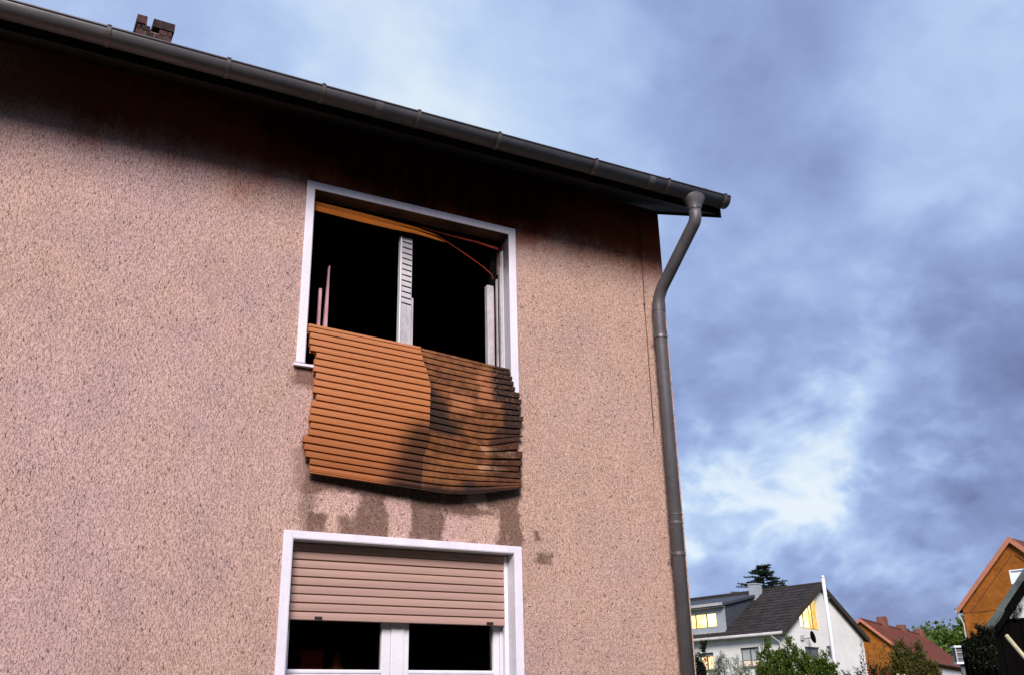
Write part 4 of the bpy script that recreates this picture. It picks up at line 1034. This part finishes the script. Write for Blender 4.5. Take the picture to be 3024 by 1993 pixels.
# recessed joint that follows the verge, and the string course
a, b = (.88, 8.47), (4.38, 11.98)
MB().beam((a[0], .29, a[1]), (b[0], .29, b[1]), .03, .10, up=(0, 1, 0)).build('brick_band', BG['chim2'], ob)
MB().beam((9 - a[0], .29, a[1]), (9 - b[0], .29, b[1]), .03, .10, up=(0, 1, 0)).build('brick_band', BG['chim2'], ob)
MB().box(.3, 8.7, .265, .2985, 8.40, 8.47).build('brick_band', BG['oplain'], ob)
for sgn in (-1, 1):
    xa = 0 if sgn < 0 else 9
    mb = MB(); mb.hexa([(xa, .031, ZE3 - .14), (4.5, .031, ZE3 + RI3 - .14), (4.5, L3, ZE3 + RI3 - .14), (xa, L3, ZE3 - .14)], [(xa, .031, ZE3 + .02), (4.5, .031, ZE3 + RI3 + .02), (4.5, L3, ZE3 + RI3 + .02), (xa, L3, ZE3 + .02)]); mb.build('roof', BG['redtile2'], ob)
    mb = MB(); mb.hexa([(xa, 0, ZE3 - .30), (4.5, 0, ZE3 + RI3 - .34), (4.5, .03, ZE3 + RI3 - .34), (xa, .03, ZE3 - .30)], [(xa, 0, ZE3 + .10), (4.5, 0, ZE3 + RI3 + .10), (4.5, .03, ZE3 + RI3 + .10), (xa, .03, ZE3 + .10)]); mb.build('verge_board', BG['overge'], ob)
MB().tube([(-.08, 0, ZE3 - .08), (-.08, L3, ZE3 - .08)], .09, 10).build('gutter', BG['gutter'], ob)
MB().tube(rounded_path([(-.06, .2, ZE3 - .12), (-.04, .2, ZE3 - .3), (.22, .22, ZE3 - .9), (.22, .22, .1)], .15, 5), .055, 10).build('downpipe', BG['gutter'], ob, smooth=True)

# ---- black shed close on the right
sd_ = empty('black_shed', 'black boarded garden shed with grey metal roof edge and pale gable window', 'shed', (5.802, 1.5, 0), math.radians(-58))
rise = 1.182; XR = 1.30
def zroof(x): return 2.61 + rise * (x if x < XR else 2 * XR - x)
kx = -.34
while kx < 2.9:
    kb = kx + .112
    if kx < -.02: za, zb = 2.47 + .28 * (kx + .34), 2.47 + .28 * (kb + .34)
    else: za, zb = zroof(kx) - .12, zroof(kb) - .12
    if .22 < kx < .80: za = zb = 2.71
    MB().hexa([(kx, .10, 0), (kb, .10, 0), (kb, .125, 0), (kx, .125, 0)], [(kx, .10, za), (kb, .10, zb), (kb, .125, zb), (kx, .125, za)]).build('board', BG['blackwood'], sd_)
    kx += .118
gpane = [(.268, 2.712), (.86, 2.712), (.86, 3.35), (.76, 3.35), (.276, 2.836)]
MB().prism([(x, .128, z) for x, z in gpane], (0, .008, 0)).build('gable_pane', BG['pane'], sd_)
MB().prism([(.02, .126, 2.60), (.27, .126, 2.60), (.27, .126, 2.87), (.78, .126, 3.40), (.86, .126, 3.50), (.02, .126, 2.61)], (0, .010, 0)).build('gable_frame', BG['blackwood'], sd_)
MB().box(.20, .90, .085, .099, 2.685, 2.711).build('window_rail', BG['blackwood'], sd_)
MB().prism([(-.33, .17, 0), (2.9, .17, 0), (2.9, .17, 2.6), (XR, .17, zroof(XR) - .1), (.0, .17, 2.51), (-.33, .17, 2.44)], (0, .03, 0)).build('inner_lining', BG['blackwood'], sd_)
def edge(name, o0, o1, y0, y1, mt, xa=-.02, xb=XR):
    MB().hexa([(xa, y0, zroof(xa) + o0), (xb, y0, zroof(xb) + o0), (xb, y1, zroof(xb) + o0), (xa, y1, zroof(xa) + o0)], [(xa, y0, zroof(xa) + o1), (xb, y0, zroof(xb) + o1), (xb, y1, zroof(xb) + o1), (xa, y1, zroof(xa) + o1)]).build(name, mt, sd_)
for xa, xb in ((-.02, XR), (XR + .001, 2 * XR + .02)):
    edge('metal_verge', -.085, .022, -.06, -.045, BG['metal'], xa, xb); edge('barge_board', -.21, -.087, -.043, .09, BG['blackwood'], xa, xb); edge('roof', -.084, .012, -.042, 2.6, BG['blackwood'], xa, xb)
MB().tube([(.07, -.06, 2.60), (.16, -.06, 2.69), (.24, -.05, 2.80)], .009, 8).build('hook', BG['metal'], sd_)
MB().box(-.34, -.31, .13, 2.6, 0, 2.44).build('side_wall', BG['blackwood'], sd_)

# leaning cream pole, flagpole, lantern
tag(MB().tube([(5.505, 1.032, 2.466), (5.579, .914, 2.227), (6.0, .24, .87), (6.263, -.181, 0)], [.026, .026, .027, .028], 12).build('leaning_pole', BG['cream'], None, smooth=True), 'pale cream wooden pole leaning in front of the black shed', 'pole')
MB().tube([(5.498, 1.042, 2.478), (5.509, 1.026, 2.458)], [.020, .031], 12).build('pole_cap', BG['cream'], bpy.data.objects['leaning_pole'])
fp = MB().tube([(8.93, 7.115, 0), (8.93, 7.115, 3.0), (8.927, 7.12, 4.10)], [.040, .036, .031], 16).build('flagpole', BG['pole'], None, smooth=True)
tag(fp, 'slim white flagpole standing in front of the white house gable', 'flagpole')
MB().tube([(8.927, 7.12, 4.10), (8.927, 7.12, 4.13), (8.927, 7.12, 4.145)], [.033, .033, .016], 16).build('finial', BG['pole'], fp, smooth=True)
ln = empty('garden_lantern', 'grey glazed lantern box with white cap and base beside the orange house', 'lantern', (14.30, 8.56, 0), math.radians(-37))
MB().box(-.15, .15, -.15, .15, 3.015, 3.055).build('cap', BG['pole'], ln); MB().box(-.14, .14, -.14, .14, 2.665, 2.71).build('base', BG['pole'], ln)
for a in (-.115, .115):
    for b in (-.115, .115): MB().box(a - .012, a + .012, b - .012, b + .012, 2.71, 3.015).build('post', BG['gutter'], ln)
MB().box(-.10, .10, -.10, .10, 2.712, 3.012).build('pane', BG['frame'], ln)
MB().box(-.04, .04, -.04, .04, 0, 2.664).build('stem', BG['frame'], ln)
for zz in (2.80, 2.90): MB().box(-.12, .12, -.125, -.118, zz, zz + .014).build('glazing_bar', BG['gutter'], ln)

# ================================================================== TREES AND SHRUBS
LM = dict(
    thuja=leaf_mat('fresh_green_leaf', (.030, .062, .006), (.10, .155, .014), 5),
    greygreen=leaf_mat('grey_green_leaf', (.12, .15, .095), (.26, .30, .20), 6),
    dark=leaf_mat('dark_leaf', (.003, .005, .002), (.012, .018, .005), 5),
    olive=leaf_mat('olive_leaf', (.05, .055, .010), (.13, .12, .022), 3),
    needle=leaf_mat('spruce_needle', (.012, .024, .014), (.035, .055, .03), 1.2),
    far=leaf_mat('broad_leaf_green', (.035, .075, .008), (.11, .17, .022), .35),
    weed=leaf_mat('tall_weed_leaf', (.035, .04, .02), (.12, .12, .07), 6),
    pale=leaf_mat('white_blossom', (.5, .52, .46), (.7, .7, .66), 6),
)
def shoot_leaves(rng, base, top, r0, n, curve=.0, ragged=.35, power=.8):
    """leaf centres and directions round an upright shoot, wide below and pointed at the top, in ragged clumps"""
    base, top = np.array(base, float), np.array(top, float)
    nc = max(8, n // 26); C = []; D = []
    for _ in range(nc):
        t = rng.random() ** .85; rr = r0 * (1 - t) ** power * (1 + ragged * rng.normal()); a = rng.random() * 2 * math.pi
        c = base + (top - base) * t + np.array([math.cos(a), math.sin(a), 0]) * rr * (.55 + .45 * rng.random())
        out = np.array([math.cos(a) * .55, math.sin(a) * .55, .9]); out /= np.linalg.norm(out)
        L = .06 + .10 * rng.random() * (r0 / .12 + .3)
        for j in range(26):
            s = rng.random(); C.append(c + out * L * s + rng.normal(size=3) * .012); D.append(out + rng.normal(size=3) * .5)
    return C, D
def bush(name, label, cat, shoots, size, mat, seed, n=900, r=.12, group=None, aspect=.38, stem_mat=None, ground=0.0, ragged=.35):
    rng = np.random.default_rng(seed); base = shoots[0]
    o = empty(name, label, cat, (0, 0, 0), 0, group)
    C = []; D = []; st = MB()
    for (x, y, zt, rr, h) in shoots:
        c, d = shoot_leaves(rng, (x, y, zt - h), (x + rng.normal() * .02, y + rng.normal() * .02, zt), rr, n, ragged=ragged); C += c; D += d
        jx, jy = rng.normal() * .05, rng.normal() * .05
        st.tube([(base[0] + (x - base[0]) * .4, base[1] + (y - base[1]) * .4, ground), (x + jx, y + jy, zt - h), (x, y, zt - .02)], [.018, .010, .003], 6)
    leaves('foliage', C, size, mat, o, dirs=D, aspect=aspect, seed=seed)
    st.build('stem', stem_mat or BG['bark'], o)
    return o
def P14(px, py, r=14.0): return None
# bright upright conifer shrub in front of the white house
sh1 = [(4.029, 3.516, 2.560, .055, .50), (4.06, 3.49, 2.40, .07, .4), (3.99, 3.55, 2.38, .06, .4), (4.23, 3.328, 2.575, .055, .50), (4.27, 3.30, 2.46, .06, .4), (4.20, 3.36, 2.40, .06, .4), (4.12, 3.43, 2.36, .08, .35), (3.95, 3.59, 2.24, .06, .3),
 (4.375, 3.188, 2.395, .05, .4), (4.33, 3.23, 2.30, .07, .3), (4.45, 3.12, 2.27, .08, .3), (4.549, 3.014, 2.375, .045, .4), (4.52, 3.05, 2.27, .06, .3), (4.59, 2.98, 2.22, .05, .3), (4.17, 3.38, 2.24, .12, .3), (4.4, 3.17, 2.20, .12, .3), (4.05, 3.5, 2.22, .12, .3)]
bush('conifer_shrub', 'bright green upright shrub with pointed shoots in front of the white house', 'shrub', sh1, .036, LM['thuja'], 11, n=1050, aspect=.34, ragged=.5)
sh2 = [(3.54, 3.95, 2.30, .06, .4), (3.58, 3.91, 2.375, .08, .6), (3.64, 3.86, 2.36, .10, .6), (3.72, 3.79, 2.30, .11, .5), (3.80, 3.72, 2.25, .10, .5), (3.47, 4.01, 2.20, .06, .3), (3.88, 3.65, 2.17, .08, .4)]
bush('grey_shrub', 'soft grey green feathery shrub left of the bright conifer shrub', 'shrub', sh2, .034, LM['greygreen'], 12, n=1000, aspect=.2, ragged=.6)
sh3 = [(3.36, 4.09, 2.545, .030, .45), (3.345, 4.10, 2.40, .030, .4), (3.34, 4.11, 2.30, .035, .4), (3.355, 4.09, 2.22, .05, .3)]
bush('dark_shrub', 'small dark shrub beside the downpipe in front of the orange lit window', 'shrub', sh3, .030, LM['dark'], 13, n=900)
# tall weeds against the white gable
def weed(name, label, stems, mat, seed, size=.05, n=46):
    rng = np.random.default_rng(seed); o = empty(name, label, 'plant'); st = MB(); C = []; D = []
    for x, y, zt in stems:
        zb_ = zt - .75; lean = rng.normal() * .03
        st.tube([(x - lean, y, 0), (x - lean * .5, y, zb_), (x + lean, y, zt)], [.008, .006, .002], 5)
        for j in range(n):
            t = j / n; z_ = zb_ + (zt - zb_) * t; a = j * 2.4; rr = .055 * (1 - t * .7)
            C.append((x + lean * t + math.cos(a) * rr, y + math.sin(a) * rr, z_ + .02)); D.append((math.cos(a), math.sin(a), .6))
    leaves('foliage', C, size, mat, o, dirs=D, aspect=.35, seed=seed); st.build('stem', BG['bark'], o); return o
weed('tall_weed', 'tall leafy weed stems standing against the right end of the white gable', [(7.81, 5.385, 2.82), (7.86, 5.35, 2.66), (7.80, 5.39, 2.56), (7.90, 5.30, 2.50)], LM['weed'], 21)
weed('golden_weed', 'tall olive weed stems in front of the orange brick gable end', [(7.965, 5.225, 2.74), (8.03, 5.16, 2.66), (8.07, 5.12, 2.74), (8.00, 5.2, 2.6), (8.11, 5.07, 2.62)], LM['olive'], 22)
sh4 = [(8.17, 4.99, 2.68, .10, .7), (8.22, 4.93, 2.70, .10, .7), (8.30, 4.83, 2.60, .11, .7), (8.38, 4.74, 2.69, .09, .7), (8.43, 4.69, 2.56, .08, .6), (8.26, 4.88, 2.5, .16, .6), (8.12, 5.04, 2.45, .14, .5), (8.47, 4.64, 2.40, .09, .5), (8.52, 4.58, 2.32, .07, .4)]
bush('olive_bush', 'dense olive green bush in front of the red roofed row house', 'bush', sh4, .034, LM['olive'], 23, n=1900)
sh5 = [(7.75, 5.45, 2.30, .12, .5), (7.90, 5.30, 2.32, .12, .5), (8.02, 5.16, 2.33, .12, .5), (8.15, 5.02, 2.34, .13, .5), (8.30, 4.85, 2.36, .13, .5), (8.42, 4.72, 2.30, .12, .5), (7.6, 5.60, 2.26, .10, .4), (7.45, 5.75, 2.22, .10, .4), (8.5, 4.62, 2.24, .1, .4)]
bush('garden_hedge', 'low dark green hedge along the bottom edge below the white gable', 'hedge', sh5, .030, LM['dark'], 24, n=1400)
rngp = np.random.default_rng(5)
pc = [(8.0 + .35 * rngp.random() * k * .0 + rngp.uniform(-.05, .28), 5.1 + rngp.uniform(-.32, .0), 2.20 + rngp.uniform(-.02, .05)) for k in range(70)]
pf = empty('white_flowers', 'patch of small white blossoms on the hedge under the olive bush', 'flowers'); leaves('blossom', pc, .035, LM['pale'], pf, seed=5, aspect=.8)
# ivy over the shed corner
sh6 = [(5.70, 1.50, 2.585, .03, .30), (5.67, 1.55, 2.52, .035, .3), (5.64, 1.61, 2.47, .03, .3), (5.745, 1.43, 2.56, .025, .2), (5.615, 1.66, 2.44, .03, .3), (5.66, 1.57, 2.36, .05, .3), (5.71, 1.48, 2.38, .05, .3)]
bush('ivy', 'black looking ivy climbing over the left corner of the shed', 'climbing plant', sh6, .030, LM['dark'], 31, n=1200, stem_mat=BG['blackwood'])
sh7 = [(6.04, 1.235, 2.80, .022, .09), (6.055, 1.21, 2.785, .02, .07)]
bush('potted_plant', 'small dark plant silhouetted in the pale shed window', 'plant', sh7, .016, LM['dark'], 32, n=120, ground=2.71)

# spruce behind the white house: drooping branches with gaps of sky between them
def spruce(loc, H, label):
    rng = np.random.default_rng(41); o = empty('spruce_tree', label, 'tree', loc)
    tr = MB().tube([(0, 0, 0), (.05, 0, H * .6), (0, 0, H)], [.30, .14, .02], 10)
    tr.build('trunk', BG['bark'], o); br = MB(); C = []; D = []
    z = H * .42; 
    while z < H - .12:
        t = (H - z) / (H * .58); n = 6
        for k in range(n):
            a = rng.random() * 2 * math.pi; L = (.30 + 5.6 * t ** .85) * rng.uniform(.45, 1.1)
            pts = []
            for s in np.linspace(0, 1, 7):
                pts.append(np.array([math.cos(a) * L * s, math.sin(a) * L * s, z + L * (.30 * s - .42 * s * s + .22 * s ** 3)]))
            br.tube([tuple(p) for p in pts], list(np.linspace(.035, .006, 7)), 5, caps=False)
            side = np.array([-math.sin(a), math.cos(a), 0])
            for s in np.arange(.25, 1.0, .075):
                p = pts[0] + (pts[-1] - pts[0]) * s; i = min(5, int(s * 6)); f = s * 6 - i; p = pts[i] * (1 - f) + pts[i + 1] * f
                for sg in (-1, 1):
                    tl_ = (.16 + .42 * (1 - s)) * rng.uniform(.5, 1.2) * (.6 + t)
                    dd = side * sg * .8 + np.array([math.cos(a), math.sin(a), 0]) * .6 + np.array([0, 0, rng.uniform(-.1, .35)])
                    dd /= np.linalg.norm(dd)
                    for q in range(12):
                        u_ = rng.random(); C.append(p + dd * tl_ * u_ + rng.normal(size=3) * .02); D.append(dd + np.array([0, 0, .15]))
        z += .16 + .16 * t
    leaves('needles', C, .17, LM['needle'], o, dirs=D, aspect=.20, seed=42)
    tag(br.build('branches', BG['bark'], o), kind='stuff')
    return o
spruce((47.5, 50.5, 0), 12.7, 'dark spruce tree rising behind the ridge of the white house')

def broad_tree(loc, H, R, label, seed, n=34000, mat='far', size=.46, low=.25):
    rng = np.random.default_rng(seed); o = empty('leafy_tree', label, 'tree', loc)
    tr = MB().tube([(0, 0, 0), (.1, 0, H * .3), (-.1, .1, H * .7)], [.035 * H, .025 * H, .008 * H], 8)
    C = []; per = 110
    for k in range(n // per):
        d = rng.normal(size=3); d /= np.linalg.norm(d); d[2] = abs(d[2]) * .9 if rng.random() < .75 else d[2] * .5
        lob = 1 + .20 * math.sin(3 * math.atan2(d[1], d[0]) + seed) + .12 * rng.normal()
        c = np.array([d[0] * R, d[1] * R, H * .55 + d[2] * H * .45]) * np.array([lob, lob, 1]) * np.array([1, 1, 1.0])
        c = c * rng.uniform(.72, 1) + np.array([0, 0, H * .5]) * 0
        cr = R * rng.uniform(.13, .24); C.append(c + rng.normal(size=(per, 3)) * cr * .55)
        if k % 5 == 0: tr.tube([(0, 0, H * .35), tuple(c * .6 + np.array([0, 0, H * .2])), tuple(c)], [.014 * H, .008 * H, .002 * H], 5, caps=False)
    tr.build('trunk', BG['bark'], o)
    leaves('crown', np.concatenate(C), size, LM[mat], o, aspect=.7, seed=seed)
    return o
broad_tree((112.0, 88.3, 0), 13.5, 6.0, 'round green tree beyond the red roof, left of its taller neighbour', 51)
broad_tree((118.0, 84.5, 0), 15.2, 6.5, 'taller green tree against the wall of the orange brick house', 52)
broad_tree((101.0, 80.5, 0), 10.4, 4.0, 'low green tree just above the far end of the red roof', 53, 16000)

# ================================================================== BEHIND THE CAMERA: unseen houses and trees added to cut low sky light on the facade
for i, (x0, x1, wallc, roofc, lab) in enumerate(((-46, -30, 'obrick', 'redtile', 'unseen brick house added to block low sky, first of the row on the left'), (-28, -12, 'white', 'tile', 'unseen white house with a dark roof, added to block low sky'),
                                   (-10, 6, 'obrick', 'redtile2', 'unseen brick house straight across, added to block low sky'), (8, 26, 'white', 'redtile', 'unseen white house with a red roof, added to block low sky'))):
    h_ = empty('sky_blocker_house', lab, 'house', (x0, -22, 0)); wv = x1 - x0
    mb = MB(); wall_cells(mb, 0, wv, 0, 6.2, [(2, 3.4, 1, 2.4), (6, 7.4, 1, 2.4), (11, 12.4, 1, 2.4), (2, 3.4, 3.8, 5.2), (6, 7.4, 3.8, 5.2), (11, 12.4, 3.8, 5.2)], 0, -.3); mb.build('front_wall', BG[wallc], h_)
    for (a, b) in ((2, 1), (6, 1), (11, 1), (2, 3.8), (6, 3.8), (11, 3.8)):
        f = MB().box(a + .05, a + 1.35, -.2, -.15, b + .05, b + 1.35).build('window', BG['frame'], h_)
    MB().prism([(0, -.301, 0), (0, -9, 0), (0, -9, 6.2), (0, -4.6, 10.4), (0, -.301, 6.4)], (wv, 0, 0)).build('wall', BG[wallc], h_)
    MB().prism([(-.3, .5, 5.9), (-.3, -4.6, 10.7), (-.3, -9.7, 5.9), (-.3, -9.7, 6.1), (-.3, -4.6, 10.95), (-.3, .5, 6.1)], (wv + .6, 0, 0)).build('roof', BG[roofc], h_)
for x, y, H, lab in ((-30, -19.8, 12.3, 'unseen dark tree added to block low sky between the first two opposite houses'), (-11, -19.8, 12.6, 'unseen dark tree added to block low sky between the white and the brick opposite houses'), (7, -19.8, 12.4, 'unseen dark tree added to block low sky right of the brick house straight across'),
                     (-39, -19.8, 12, 'unseen dark tree added to block low sky before the leftmost opposite house'), (-20, -19.5, 12.5, 'unseen dark tree added to block low sky before the first white opposite house'), (-2, -19.5, 12.4, 'unseen dark tree added to block low sky before the brick house straight across'), (16, -19.5, 12.2, 'unseen dark tree added to block low sky before the rightmost opposite house')):
    t_ = broad_tree((x, y, 0), H, 4.4, lab, 60 + abs(int(x)), 14000, 'dark', .6)
    t_['group'] = 'added trees blocking low sky light'
